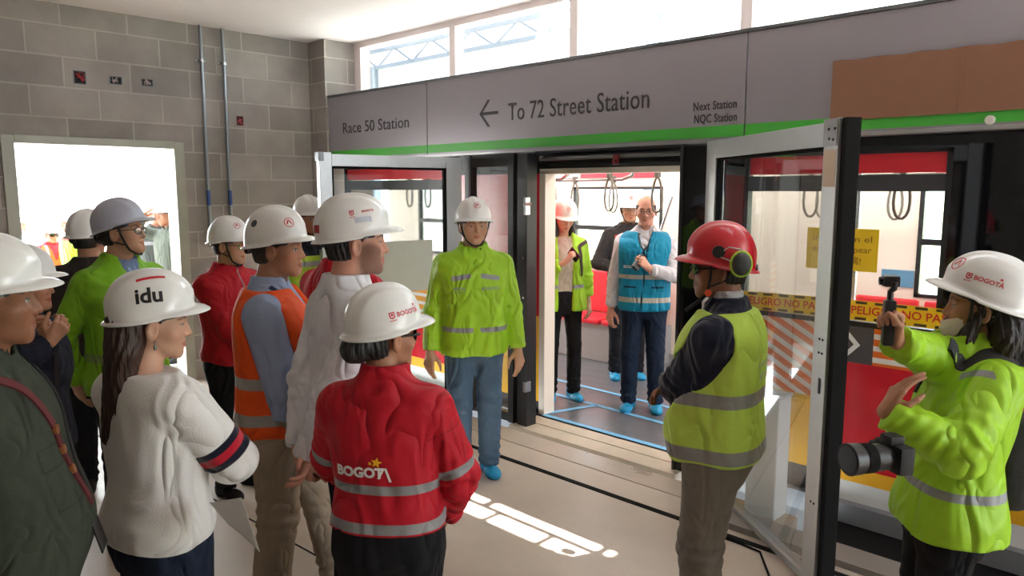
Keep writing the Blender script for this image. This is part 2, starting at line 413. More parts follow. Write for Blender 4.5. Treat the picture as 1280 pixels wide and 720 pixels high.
def concrete_mat(name, base, rough=0.45, scale=1.4, vary=0.16, fine=0.05):
    m, nt, b = new_mat(name); tc = nt.nodes.new('ShaderNodeTexCoord')
    n1 = nt.nodes.new('ShaderNodeTexNoise'); n1.inputs['Scale'].default_value = scale; n1.inputs['Detail'].default_value = 8; n1.inputs['Roughness'].default_value = 0.62
    n2 = nt.nodes.new('ShaderNodeTexNoise'); n2.inputs['Scale'].default_value = 60; n2.inputs['Detail'].default_value = 4
    r1 = nt.nodes.new('ShaderNodeMapRange'); r1.inputs['From Min'].default_value = 0.3; r1.inputs['From Max'].default_value = 0.7; r1.inputs['To Min'].default_value = 1 - vary; r1.inputs['To Max'].default_value = 1 + vary
    r2 = nt.nodes.new('ShaderNodeMapRange'); r2.inputs['To Min'].default_value = 1 - fine; r2.inputs['To Max'].default_value = 1 + fine
    mu = nt.nodes.new('ShaderNodeMath'); mu.operation = 'MULTIPLY'; sc = nt.nodes.new('ShaderNodeVectorMath'); sc.operation = 'SCALE'; sc.inputs[0].default_value = base[:3]
    rr = nt.nodes.new('ShaderNodeMapRange'); rr.inputs['From Min'].default_value = 0.35; rr.inputs['From Max'].default_value = 0.65; rr.inputs['To Min'].default_value = rough * 0.7; rr.inputs['To Max'].default_value = min(1, rough * 1.4)
    bp = nt.nodes.new('ShaderNodeBump'); bp.inputs['Strength'].default_value = 0.12; bp.inputs['Distance'].default_value = 0.01
    for n in (n1, n2): link(nt, tc.outputs['Object'], n.inputs['Vector'])
    link(nt, n1.outputs['Fac'], r1.inputs['Value']); link(nt, n2.outputs['Fac'], r2.inputs['Value']); link(nt, r1.outputs[0], mu.inputs[0]); link(nt, r2.outputs[0], mu.inputs[1])
    link(nt, mu.outputs[0], sc.inputs['Scale']); link(nt, sc.outputs[0], b.inputs['Base Color']); link(nt, n1.outputs['Fac'], rr.inputs['Value']); link(nt, rr.outputs[0], b.inputs['Roughness'])
    link(nt, n2.outputs['Fac'], bp.inputs['Height']); link(nt, bp.outputs[0], b.inputs['Normal'])
    return m

def block_mat():
    m, nt, b = new_mat('concrete_blocks'); tc = nt.nodes.new('ShaderNodeTexCoord'); sp = nt.nodes.new('ShaderNodeSeparateXYZ'); ad = nt.nodes.new('ShaderNodeMath'); ad.operation = 'ADD'
    cb = nt.nodes.new('ShaderNodeCombineXYZ'); mp = nt.nodes.new('ShaderNodeMapping'); mp.inputs['Location'].default_value = (-0.135, -0.19, 0)
    br = nt.nodes.new('ShaderNodeTexBrick'); br.inputs['Scale'].default_value = 1; br.inputs['Brick Width'].default_value = 0.515; br.inputs['Row Height'].default_value = 0.245
    br.inputs['Mortar Size'].default_value = 0.0075; br.inputs['Mortar Smooth'].default_value = 0.25; br.inputs['Bias'].default_value = 0.0
    br.inputs['Color1'].default_value = srgb(146, 140, 135); br.inputs['Color2'].default_value = srgb(170, 163, 157); br.inputs['Mortar'].default_value = srgb(186, 179, 172)
    link(nt, tc.outputs['Object'], sp.inputs[0]); link(nt, sp.outputs['X'], ad.inputs[0]); link(nt, sp.outputs['Y'], ad.inputs[1]); link(nt, ad.outputs[0], cb.inputs['X']); link(nt, sp.outputs['Z'], cb.inputs['Y'])
    ad2 = nt.nodes.new('ShaderNodeMath'); ad2.operation = 'ADD'; ad2.inputs[1].default_value = 7.0; link(nt, ad.outputs[0], ad2.inputs[0]); link(nt, ad2.outputs[0], cb.inputs['X'])
    link(nt, cb.outputs[0], mp.inputs['Vector']); link(nt, mp.outputs[0], br.inputs['Vector'])
    n1 = nt.nodes.new('ShaderNodeTexNoise'); n1.inputs['Scale'].default_value = 2.2; n1.inputs['Detail'].default_value = 7
    n2 = nt.nodes.new('ShaderNodeTexNoise'); n2.inputs['Scale'].default_value = 90; n2.inputs['Detail'].default_value = 3
    for n in (n1, n2): link(nt, tc.outputs['Object'], n.inputs['Vector'])
    r1 = nt.nodes.new('ShaderNodeMapRange'); r1.inputs['From Min'].default_value = 0.3; r1.inputs['From Max'].default_value = 0.7; r1.inputs['To Min'].default_value = 0.8; r1.inputs['To Max'].default_value = 1.15
    r2 = nt.nodes.new('ShaderNodeMapRange'); r2.inputs['To Min'].default_value = 0.86; r2.inputs['To Max'].default_value = 1.1
    mu = nt.nodes.new('ShaderNodeMath'); mu.operation = 'MULTIPLY'; sc = nt.nodes.new('ShaderNodeVectorMath'); sc.operation = 'SCALE'
    link(nt, n1.outputs['Fac'], r1.inputs['Value']); link(nt, n2.outputs['Fac'], r2.inputs['Value']); link(nt, r1.outputs[0], mu.inputs[0]); link(nt, r2.outputs[0], mu.inputs[1])
    link(nt, br.outputs['Color'], sc.inputs[0]); link(nt, mu.outputs[0], sc.inputs['Scale']); link(nt, sc.outputs[0], b.inputs['Base Color']); b.inputs['Roughness'].default_value = 0.9
    iv = nt.nodes.new('ShaderNodeMath'); iv.operation = 'MULTIPLY_ADD'; iv.inputs[1].default_value = -0.8; link(nt, br.outputs['Fac'], iv.inputs[0]); 
    m3 = nt.nodes.new('ShaderNodeMath'); m3.operation = 'MULTIPLY'; m3.inputs[1].default_value = 0.25; link(nt, n2.outputs['Fac'], m3.inputs[0]); link(nt, m3.outputs[0], iv.inputs[2])
    bp = nt.nodes.new('ShaderNodeBump'); bp.inputs['Strength'].default_value = 0.5; bp.inputs['Distance'].default_value = 0.008; link(nt, iv.outputs[0], bp.inputs['Height']); link(nt, bp.outputs[0], b.inputs['Normal'])
    return m

FLOOR_M = concrete_mat('smooth_beige_concrete', srgb(196, 182, 168), 0.42)
BLOCK_M = block_mat()
PAINT = plain('white_ceiling_paint', (0.93, 0.86, 0.845), 0.9, vary=0.02)
MULL = plain('pale_window_frame', (0.80, 0.70, 0.68), 0.5, vary=0.02)
ALU = plain('brushed_aluminium', srgb(176, 177, 178), 0.38, 0.75, vary=0.05, scale=30)
ALU_D = plain('dark_aluminium', srgb(120, 122, 124), 0.42, 0.7, vary=0.06)
STEEL = plain('stainless_steel', srgb(190, 190, 192), 0.22, 0.9, vary=0.03)
PANEL_M = plain('silver_sign_panel', srgb(163, 158, 166), 0.33, 0.35, vary=0.04, scale=4)
GREEN_M = plain('green_sign_stripe', srgb(76, 178, 66), 0.4, vary=0.04)
LETTER_M = plain('dark_grey_lettering', srgb(52, 50, 56), 0.5)
BLACK_FR = plain('black_door_frame', (0.016, 0.016, 0.019), 0.35, vary=0.1)
BLACK_GL = plain('black_glass_panel', (0.006, 0.006, 0.008), 0.04, vary=0.05, spec=0.6)
RUBBER = plain('black_rubber', (0.010, 0.010, 0.010), 0.9, spec=0.15)
GLASS = glass('door_glass', (0.97, 0.985, 0.98, 1), 0.4)
WGLASS = glass('train_window_glass', (0.90, 0.93, 0.93, 1), 0.8)
CGLASS = glass('clear_window_glass', (0.95, 0.97, 0.97, 1), 0.8)

fl = MB().box((WX - 0.2, -3.2, -0.30), (4.0, 3.70, 0.0)).build('floor', FLOOR_M); struct(fl)
t = MB().box((WX - 0.2, 3.425, -0.004), (4.0, 3.465, 0.004)).build('trim_1', RUBBER); struct(t)
t = MB().box((-1.95, 3.52, 0.0), (4.0, 3.70, 0.035)).build('trim_2', concrete_mat('grey_edge_concrete', srgb(140, 136, 130), 0.7)); struct(t)
t = MB().box((WX + 0.3, 3.71, -0.25), (-1.60, 3.925, 0.002), bev=0.003).build('trim_3', concrete_mat('threshold_plate', srgb(190, 176, 162), 0.35)); struct(t)
t = MB().box((-1.60, 3.72, -0.20), (4.0, 4.35, -0.13)).build('trim_gap_shade', RUBBER); struct(t)  # dark sheet added to stand in for the shade in the platform gap
# joints sawn across the concrete
t = MB()
for (x0, y0, x1, y1) in ((-6.9, 1.62, -1.0, 1.94), (-1.0, 1.94, 2.0, 2.1)):
    d = Vector((x1 - x0, y1 - y0, 0)).normalized(); n = Vector((-d.y, d.x, 0)) * 0.006
    t.add([(x0 - n.x, y0 - n.y, 0.0012), (x1 - n.x, y1 - n.y, 0.0012), (x1 + n.x, y1 + n.y, 0.0012), (x0 + n.x, y0 + n.y, 0.0012)], [(0, 1, 2, 3)])
struct(t.build('trim_4', RUBBER))

cl = MB(); SLOTS = [(2.50, 2.60, [(-1.44, -0.945), (-0.915, -0.545), (-0.515, -0.205)]), (2.645, 2.70, [(-1.385, -1.085), (-1.035, -0.265), (-0.225, -0.175)])]
yy = -3.2
for y0, y1, gaps in SLOTS:                                    # slots added out of view, shaped to throw the floor's sun patch
    cl.box((WX - 0.2, yy, CEIL), (4.0, y0, CEIL + 0.03)); xx = WX - 0.2
    for g0, g1 in gaps: cl.box((xx, y0, CEIL), (g0, y1, CEIL + 0.03)); xx = g1
    cl.box((xx, y0, CEIL), (4.0, y1, CEIL + 0.03)); yy = y1
cl.box((WX - 0.2, yy, CEIL), (4.0, 4.75, CEIL + 0.03))
cl = cl.build('ceiling', PAINT); struct(cl)
D0, D1, DT = 1.46, 2.87, 2.235
w = MB().box((WX - 0.2, -3.2, 0), (WX, D0, CEIL)).box((WX - 0.2, D1, 0), (WX, 4.75, CEIL)).box((WX - 0.2, D0, DT), (WX, D1, CEIL)).build('wall_left', BLOCK_M); struct(w)
w = MB().box((WX - 0.2, -3.2, CEIL + 0.03), (WX, 4.75, 6.6)).build('wall_sun_block', BLOCK_M); struct(w)  # unseen wall added above the hall to shade the people outdoors
w = MB().box((WX, 4.20, 0), (-6.70, 4.75, CEIL)).build('wall_pier', BLOCK_M); struct(w)
w = MB().box((WX - 0.2, -3.4, 0), (4.0, -3.2, CEIL)).build('wall_back', BLOCK_M); struct(w)
w = MB().box((4.0, -3.4, 0), (4.2, 2.6, CEIL)).build('wall_right', BLOCK_M); struct(w)
fr = MB(); DFM = plain('galvanised_door_frame', srgb(168, 168, 156), 0.5, 0.3, vary=0.2, scale=5)
fr.box((WX - 0.21, D0 - 0.005, 0), (WX + 0.015, D0 + 0.085, DT), bev=0.004).box((WX - 0.21, D1 - 0.085, 0), (WX + 0.015, D1 + 0.005, DT), bev=0.004).box((WX - 0.21, D0 + 0.085, DT - 0.06), (WX + 0.015, D1 - 0.085, DT + 0.004), bev=0.004)
struct(fr.build('door_1', DFM))

# wall above the screen doors: clerestory windows with slim frames
WY = 4.60
w = MB(); XS = [-6.64, -5.18, -3.78, -2.36, -0.94, 0.48, 1.9, 3.32]
w.box((-6.70, WY - 0.05, CEIL - 0.055), (4.0, WY + 0.05, CEIL)).box((-6.70, WY - 0.06, 2.66), (4.0, WY + 0.06, 2.735))
for i, x in enumerate(XS): w.box((x - (0.06 if i == 0 else 0.027), WY - 0.045, 2.735), (x + 0.05, WY + 0.045, CEIL - 0.055))
o = w.build('window_1', MULL); struct(o)
g = MB()
for i in range(len(XS) - 1): g.box((XS[i] + 0.05, WY - 0.004, 2.735), (XS[i + 1] - 0.027, WY + 0.004, CEIL - 0.055))
g.build('glass_pane', CGLASS, o)

# outdoors: pale yard, white corrugated hoarding, grass bank beyond the track
gd = MB().box((-40, -14, -0.35), (WX - 0.2, 16, -0.03)).build('ground', concrete_mat('pale_yard_concrete', srgb(205, 200, 192), 0.8)); struct(gd)
tb = MB().box((WX - 0.2, 3.93, -1.1), (30, 9.5, -1.0)).build('track_bed_ground', concrete_mat('track_bed_gravel', srgb(90, 86, 82), 0.9, scale=14)); struct(tb)
wf = MB(); y = -10.0
while y < 15.0:
    wf.box((-13.06, y, 0.0), (-13.0, y + 0.42, 1.95)); y += 0.46
wf.box((-13.10, -10, 0.0), (-13.06, 15, 1.93)); struct(wf.build('fence_wall', plain('white_hoarding', (0.85, 0.86, 0.86), 0.6, vary=0.03)))
gb = MB(); gb.add([(-30, 9.5, -1.0), (30, 9.5, -1.0), (30, 16, 1.25), (-30, 16, 1.25), (-30, 40, 1.4), (30, 40, 1.4)], [(0, 1, 2, 3), (3, 2, 5, 4)])
struct(gb.build('grass_bank_ground', concrete_mat('dry_grass', srgb(165, 172, 140), 0.95, scale=3.0, vary=0.3, fine=0.3)))
tr = MB(); TRM = plain('pale_grey_steel', srgb(112, 124, 138), 0.8)
pa, pb = at_y(462, 66, 9.0), at_y(1000, -66, 9.0)
for dz in (0.0, 0.32): tr.box((-13.0, 8.96, pa[2] - 0.03 - dz), (6, 9.04, pa[2] + 0.035 - dz))
x = -13.0; k = 0
while x < 6:
    za, zb = pa[2] - 0.32, pa[2]
    tr.tube([(x, 9.0, za if k % 2 else zb), (x + 0.55, 9.0, zb if k % 2 else za)], 0.02, 6); x += 0.55; k += 1
for x in (-12.6, -6.0, 5.0): tr.box((x - 0.08, 8.92, -1.0), (x + 0.08, 9.08, pa[2] - 0.3))
tr = tr.build('roof_truss', TRM); tag(tr, 'pale steel lattice beam outdoors beyond the high windows', 'steel beam')

# ------------------------------------------------------------------ sign band over the screen doors
ZB, ZT = 2.112, 2.725
def sign_panel(name, x0, x1, label, texts=(), arrow=None):
    r = empty(name, ((x0 + x1) / 2, FY, ZB), 0, label, 'sign'); cx = (x0 + x1) / 2
    def L(b): b.v = [(x - cx, y - FY, z - ZB) for x, y, z in b.v]; return b
    L(MB().box((x0 + 0.004, FY, ZB), (x1 - 0.004, FY + 0.06, ZT), bev=0.004)).build('panel', PANEL_M, r)
    L(MB().box((x0 + 0.004, FY - 0.002, ZB + 0.012), (x1 - 0.004, FY + 0.0, ZB + 0.082))).build('green_stripe', GREEN_M, r)
    L(MB().box((x0, FY - 0.012, ZT), (x1, FY + 0.07, ZT + 0.022), bev=0.003)).build('top_cap', ALU_D, r)
    L(MB().box((x0, FY - 0.006, ZB - 0.022), (x1, FY + 0.09, ZB), bev=0.003)).build('bottom_rail', ALU, r)
    for t, cxp, z, size, wd, al in texts:
        M = frame_matrix((cxp - cx, -0.0022, z - ZB), (1, 0, 0), (0, 0, 1)); sign_text('lettering', t, M, size, LETTER_M, r, 'CENTER', 0.0, 0.0012, wd, spacing=1.04)
    if arrow:
        ax, az, s = arrow; M = frame_matrix((ax - cx, -0.0022, az - ZB), (1, 0, 0), (0, 0, 1)); a = MB(); k = 0.115 * s
        a.prism([(-s * .5, k * .55), (-s * .5 + k * .0, -k * .55), (s * .5, -k * .55), (s * .5, k * .55)], M, 0.0012)
        for sg in (1, -1): a.prism([(-s * .62, 0), (-s * .62 + k * .8, 0 + sg * -k * .5), (-s * .05 + k * .6, sg * s * .55), (-s * .05 - k * .6, sg * s * .55)][::sg], M, 0.0012)
        a.build('arrow', LETTER_M, r)
    return r
def px_w(x0, y0, x1, y1): a, b = at_y(x0, y0, FY), at_y(x1, y1, FY); return (a[0] + b[0]) / 2, (a[2] + b[2]) / 2, b[0] - a[0]
A = px_w(429, 161, 511, 153); B = px_w(636, 139, 812, 126); C1 = px_w(867, 134, 921, 130); C2 = px_w(868, 150, 921, 146); AR = px_w(602, 142, 623, 141)
sign_panel('sign_panel', -6.72, -5.14, 'short silver sign panel reading Race 50 Station above a green stripe', [('Race 50 Station', A[0], A[1], 0.15, A[2], 'CENTER')])
sign_panel('sign_panel', -5.14, -2.165, 'long silver sign panel with left arrow reading To 72 Street Station', [('To 72 Street Station', B[0], B[1], 0.19, B[2], 'CENTER'), ('Next Station', C1[0], C1[1], 0.075, C1[2], 'CENTER'), ('NQC Station', C2[0], C2[1], 0.075, C2[2], 'CENTER')], (AR[0], AR[1], AR[2] * 1.0))
sign_panel('sign_panel', -2.165, 0.85, 'blank silver sign panel at right with brown cardboard fixed over it')
sb = MB().box((-6.72, FY + 0.07, 2.66), (4.0, WY - 0.06, 2.70)).build('trim_5', plain('grey_ledge', srgb(215, 212, 210), 0.6)); struct(sb)
# corrugated cardboard
CB = plain('brown_cardboard', srgb(142, 100, 78), 0.85, vary=0.08, scale=12)
cb = MB(); x0, x1, z0, z1 = -1.655, -0.2, 2.178, 2.497; n = 60
for i in range(n):
    xa, xb = x0 + (x1 - x0) * i / n, x0 + (x1 - x0) * (i + 1) / n
    ja, jb = 0.003 * math.sin(xa * 30) - 0.010 * (i / n), 0.003 * math.sin(xb * 30) - 0.010 * ((i + 1) / n); dy = 0.0025 * (i % 2)
    ya, yb = FY - 0.014 - 0.0004 * (i % 2), FY - 0.014 - 0.0004 * ((i + 1) % 2)
    cb.add([(xa, ya, z0), (xb, yb, z0), (xb, yb, z1 + jb), (xa, ya, z1 + ja), (xa, FY - 0.003, z0), (xb, FY - 0.003, z0), (xb, FY - 0.003, z1 + jb), (xa, FY - 0.003, z1 + ja)], [(0, 1, 2, 3), (3, 2, 6, 7), (0, 4, 5, 1)] + ([(0, 3, 7, 4)] if i == 0 else []) + ([(1, 5, 6, 2)] if i == n - 1 else []))
cb.box((-1.035, FY - 0.0175, z0), (-1.025, FY - 0.014, z1 - 0.004))
tag(cb.build('cardboard_sheet', CB), 'brown corrugated cardboard sheet fixed over the right sign panel', 'cardboard')
bt = MB(); p = at_y(1238, 150, FY); bt.tube([(p[0], FY - 0.001, p[2]), (p[0], FY - 0.012, p[2])], 0.022, 20); bt.tube([(p[0], FY - 0.012, p[2]), (p[0], FY - 0.015, p[2])], 0.014, 16)
tag(bt.build('cover_cap', plain('cream_plastic', (0.75, 0.72, 0.66), 0.5), smooth=True), 'small round cream cap on the green stripe under the cardboard', 'cap')

# ------------------------------------------------------------------ door header, posts, fixed panel
hd = empty('door_operator', (-3.3, 4.2, 2.0), 0, 'black door operator with a steel rod under the sign', 'door mechanism')
def loc(b, r): b.v = [(x - r.location.x, y - r.location.y, z - r.location.z) for x, y, z in b.v]; return b
loc(MB().box((-3.745, 4.27, 1.975), (-2.5, 4.30, 2.085)).box((-3.745, 4.10, 2.072), (-2.5, 4.27, 2.085)).box((-3.745, 4.22, 1.985), (-2.5, 4.27, 2.005)), hd).build('housing', BLACK_FR, hd)
loc(MB().tube([(-3.745, 4.16, 2.035), (-2.5, 4.16, 2.035)], 0.018, 12), hd).build('rod', ALU_D, hd, True)
loc(MB().tube([(-3.745, 4.15, 1.99), (-2.5, 4.15, 1.99)], 0.010, 10), hd).build('cable', RUBBER, hd, True)
rc = at_y(771, 200, 4.14)
loc(MB().box((rc[0] - 0.02, 4.12, rc[2] - 0.03), (rc[0] + 0.02, 4.145, rc[2] + 0.035), bev=0.004).tube([(rc[0], 4.12, rc[2] - 0.01), (rc[0], 4.10, rc[2] - 0.01)], 0.012, 12), hd).build('red_release', plain('dark_red_plastic', srgb(120, 20, 30), 0.4), hd)

fp = empty('screen_fixed_panel', (-4.09, 4.05, 0), 0, 'fixed black framed glass screen panel left of the train doorway', 'glass screen')
loc(MB().box((-4.44, 4.03, 0.0), (-4.37, 4.10, 2.075), bev=0.004).box((-3.95, 4.02, 0.0), (-3.89, 4.12, 2.075), bev=0.004).box((-4.37, 4.04, 1.98), (-3.95, 4.09, 2.075)).box((-4.37, 4.04, 0.0), (-3.95, 4.09, 0.07)), fp).build('frame', BLACK_FR, fp)
loc(MB().box((-4.37, 4.06, 0.07), (-3.95, 4.07, 1.98)), fp).build('glass_pane', GLASS, fp)
pst = empty('door_post', (-3.82, 4.08, 0), 0, 'black upright door post with steel brackets left of the train doorway', 'door post')
loc(MB().box((-3.86, 4.03, 0.0), (-3.76, 4.14, 2.07), bev=0.005).box((-3.875, 4.06, 0.0), (-3.86, 4.10, 2.07)), pst).build('post', BLACK_FR, pst)
loc(MB().box((-3.765, 4.0, 1.62), (-3.745, 4.05, 1.75), bev=0.003).tube([(-3.75, 3.99, 1.70), (-3.75, 4.06, 1.70)], 0.012, 10), pst).build('bracket', STEEL, pst)
loc(MB().box((-3.77, 4.0, 0.28), (-3.74, 4.06, 0.36), bev=0.003), pst).build('bracket', STEEL, pst)
for z in (0.7, 1.0, 1.3): loc(MB().tube([(-3.79, 4.03, z), (-3.79, 4.022, z)], 0.009, 10), pst).build('bolt', STEEL, pst)
pr = empty('door_post', (-2.36, 4.1, 0), 0, 'wide black upright panel right of the train doorway beside the open glass leaf', 'door post')
loc(MB().box((-2.47, 4.06, 0.0), (-2.24, 4.16, 2.07), bev=0.005), pr).build('post', BLACK_GL, pr)
loc(MB().box((-2.49, 4.05, 0.0), (-2.47, 4.17, 2.07), bev=0.003), pr).build('edge_strip', BLACK_FR, pr)

# ------------------------------------------------------------------ open glass leaves
def leaf(label, hinge, free, ztop, hinge_w, free_w, top_h, free_black):
    hx, hy = hinge; fx, fy = free; d = Vector((fx - hx, fy - hy, 0)); L = d.length; d.normalize(); ang = math.atan2(d.y, d.x)
    r = empty('screen_door_leaf', (hx, hy, 0), ang, label, 'glass door')
    zb = 0.025; th = 0.028; bh = 0.035 if free_black else 0.10
    MB().box((hinge_w, -th, ztop - top_h), (L - free_w, th, ztop), bev=0.003).build('top_rail', ALU, r)
    MB().box((hinge_w, -th, zb), (L - free_w, th, zb + bh), bev=0.003).build('bottom_rail', ALU, r)
    MB().box((0, -th, zb), (hinge_w, th, ztop), bev=0.003).build('hinge_stile', ALU, r)
    MB().box((L - free_w, -th - 0.002, zb), (L, th + 0.002, ztop + 0.012), bev=0.003).build('closing_stile', ALU, r)
    MB().box((hinge_w - 0.012, -0.016, zb + bh - 0.01), (hinge_w + 0.016, 0.016, ztop - top_h + 0.01)).box((L - free_w - 0.016, -0.016, zb + bh - 0.01), (L - free_w + 0.01, 0.016, ztop - top_h + 0.01)).box((hinge_w, -0.016, ztop - top_h - 0.016), (L - free_w, 0.016, ztop - top_h + 0.006)).build('gasket', RUBBER, r)
    MB().box((hinge_w, -0.006, zb + bh), (L - free_w, 0.006, ztop - top_h)).build('glass_pane', GLASS, r)
    if free_black:
        MB().box((L, -0.016, zb), (L + 0.034, 0.05, ztop + 0.012), bev=0.004).build('rubber_edge', RUBBER, r)
        MB().box((L - 0.005, -th - 0.006, ztop - 0.10), (L - free_w - 0.0, -th - 0.002, ztop + 0.012)).build('corner_plate', STEEL, r)
        bl = MB()
        for x, z in ((0.02, 0.03), (0.065, 0.03), (0.03, 0.075), (0.06, 0.07)): bl.tube([(L - x, -th - 0.0055, ztop - z), (L - x, -th - 0.0075, ztop - z)], 0.006, 10)
        for z in (1.16, 1.10, 0.42): bl.tube([(L - 0.03, -th - 0.001, z), (L - 0.03, -th - 0.005, z)], 0.005, 10); bl.tube([(L - 0.055, -th - 0.001, z), (L - 0.055, -th - 0.005, z)], 0.005, 10)
        bl.build('screw', RUBBER, r)
        MB().box((L - free_w + 0.01, -th - 0.0045, ztop - 0.27), (L - 0.008, -th - 0.002, ztop - 0.115)).build('paper_label', plain('tan_paper', srgb(190, 170, 150), 0.8), r)
        MB().box((L - 0.045, -th - 0.006, 0.92), (L - 0.03, -th - 0.002, 0.99), bev=0.002).build('lock_slot', BLACK_FR, r)
    else:
        MB().box((L - 0.03, -th - 0.012, ztop - 0.05), (L + 0.008, th + 0.012, ztop + 0.014), bev=0.004).build('corner_bracket', ALU_D, r)
    return r
LL = leaf('left open glass door leaf in a silver frame near the block wall', (-4.435, 3.975), (-4.657, 2.842), 2.055, 0.135, 0.09, 0.085, False)
leaf('right open glass door leaf in a silver frame beside the red helmet', (-2.262, 4.02), (-1.19, 3.20), 2.085, 0.13, 0.105, 0.10, True)
pn = empty('pale_notice', LL.matrix_basis @ Vector((0.50, 0.0, 1.22)), LL.rotation_euler.z, 'blank pale sheet stuck on the glass of the left leaf', 'notice')
MB().box((-0.24, 0.0075, -0.19), (0.26, 0.0095, 0.20)).build('sheet', plain('pale_green_grey_sheet', srgb(208, 212, 200), 0.6), pn)
fc = MB(); fcp = [at_z(925, 652, 0.006), at_z(940, 672, 0.006), at_z(950, 690, 0.006), at_z(962, 722, 0.006), at_z(985, 770, 0.006)]
fc.tube([(p[0], min(p[1], 3.40), 0.007) for p in fcp], 0.006, 8); tag(fc.build('floor_cable', RUBBER, None, True), 'thin black cable lying on the floor behind the red helmet man', 'cable')
hc = empty('hinge_cover', (-1.755, 3.80, 0.002), 0, 'tall white metal cover box on the floor behind the right glass leaf', 'cover box')
MB().box((-0.085, -0.03, 0.0), (0.09, 0.125, 0.68), bev=0.008).build('body', plain('white_sheet_metal', srgb(215, 220, 222), 0.4), hc)
MB().box((-0.09, -0.035, 0.68), (0.095, 0.13, 0.695), bev=0.004).build('lid', plain('grey_sheet_metal', srgb(190, 195, 198), 0.4), hc)

# caution tape stretched along the platform edge
tp = MB(); n = 50; x0, x1 = -2.24, 0.9
def tape_z(x): return 1.135 + 0.014 * math.sin((x + 2.2) * 2.0) - 0.012
for i in range(n):
    xa, xb = x0 + (x1 - x0) * i / n, x0 + (x1 - x0) * (i + 1) / n
    ya, yb = 4.285 + 0.010 * math.sin(xa * 5), 4.285 + 0.010 * math.sin(xb * 5); b = len(tp.v)
    w_ = 0.055
    tp.add([(xa, ya, tape_z(xa) - w_), (xb, yb, tape_z(xb) - w_), (xb, yb + 0.004, tape_z(xb) + w_), (xa, ya + 0.004, tape_z(xa) + w_)], [(0, 1, 2, 3)])
TAPE_Y = plain('yellow_tape', srgb(250, 205, 30), 0.3)
tape = tp.build('caution_tape', TAPE_Y); tag(tape, 'yellow caution tape lettered PELIGRO NO PASE stretched along the train', 'tape')
sol = tape.modifiers.new('thickness', 'SOLIDIFY'); sol.thickness = 0.001
def on_tape(x, z, name, vf, mat):
    V = [(x + p[0], 4.285 + 0.010 * math.sin((x + p[0]) * 5) + 0.004 * ((p[1]) / 0.11 + 0.5) - 0.0022, tape_z(x + p[0]) + p[1] + z) for p in vf[0]]; return add_obj(name, V, vf[1], mat, tape)
TAPE_B = plain('dark_brown_tape_print', srgb(80, 62, 25), 0.5); TAPE_R = plain('red_tape_print', srgb(215, 60, 30), 0.5)
x = -2.15
while x < 0.6:
    on_tape(x + 0.25, 0.0, 'lettering', txt('PELIGRO NO PASE', 0.062, 0.001), TAPE_R)
    on_tape(x + 0.25, 0.0, 'dash', shapes(*[rect(-0.23 + k * 0.1, sg * 0.044 - 0.007, -0.17 + k * 0.1, sg * 0.044 + 0.007) for k in range(5) for sg in (1, -1)]), TAPE_B)
    on_tape(x + 0.56, 0.0, 'bar', shapes(([(-0.035, -0.035), (-0.015, -0.035), (0.005, 0.035), (-0.015, 0.035)], [(0, 1, 2, 3)]), ([(0.005, -0.035), (0.025, -0.035), (0.045, 0.035), (0.025, 0.035)], [(0, 1, 2, 3)])), TAPE_B)
    x += 0.65

# ------------------------------------------------------------------ train standing at the platform
TY, TI, TF = 4.36, 4.42, 6.65
train = empty('metro_train', (-3.2, 5.5, 0), 0, 'red and white metro train with open doorway standing at the platform', 'train')
def T(b, name, mat, parent=None, smooth=False):
    loc(b, train); return b.build(name, mat, parent or train, smooth)
TRED = plain('train_red_paint', srgb(206, 28, 44), 0.22, vary=0.03, coat=0.4); TWHITE = plain('train_white_paint', srgb(226, 226, 224), 0.3, vary=0.02, coat=0.3); TYEL = plain('train_yellow_paint', srgb(238, 178, 40), 0.3, vary=0.03, coat=0.3)
TCREAM = plain('cream_interior_panel', srgb(235, 222, 208), 0.5, vary=0.02); TGREY = plain('train_grey_panel', srgb(150, 152, 155), 0.5)
def stripe_mat(name, ang, freq, a, b, duty=0.5):
    m, nt, bs = new_mat(name); tc = nt.nodes.new('ShaderNodeTexCoord'); sp = nt.nodes.new('ShaderNodeSeparateXYZ'); link(nt, tc.outputs['Object'], sp.inputs[0])
    m1 = nt.nodes.new('ShaderNodeMath'); m1.operation = 'MULTIPLY'; m1.inputs[1].default_value = math.sin(ang) * freq; m2 = nt.nodes.new('ShaderNodeMath'); m2.operation = 'MULTIPLY_ADD'; m2.inputs[1].default_value = math.cos(ang) * freq
    link(nt, sp.outputs['X'], m1.inputs[0]); link(nt, sp.outputs['Z'], m2.inputs[0]); link(nt, m1.outputs[0], m2.inputs[2])
    fr = nt.nodes.new('ShaderNodeMath'); fr.operation = 'FRACT'; link(nt, m2.outputs[0], fr.inputs[0]); gt = nt.nodes.new('ShaderNodeMath'); gt.operation = 'GREATER_THAN'; gt.inputs[1].default_value = duty; link(nt, fr.outputs[0], gt.inputs[0])
    mx = nt.nodes.new('ShaderNodeMix'); mx.data_type = 'RGBA'; mx.inputs['A'].default_value = a; mx.inputs['B'].default_value = b; link(nt, gt.outputs[0], mx.inputs['Factor']); link(nt, mx.outputs['Result'], bs.inputs['Base Color']); bs.inputs['Roughness'].default_value = 0.25
    return m
ORA, WHI = srgb(228, 112, 40), srgb(228, 222, 214)
STR_H = stripe_mat('orange_white_stripes', 0.0, 15.0, ORA, WHI, 0.55); STR_D = stripe_mat('orange_slanted_stripes', 0.50, 15.0, ORA, WHI, 0.55); STR_L = stripe_mat('orange_yellow_stripes', 0.0, 13.0, srgb(226, 150, 40), WHI, 0.62)
def body(x0, x1, bands):
    for z0, z1, nm, m in bands: T(MB().box((x0, TY, z0), (x1, TI, z1)), nm, m)
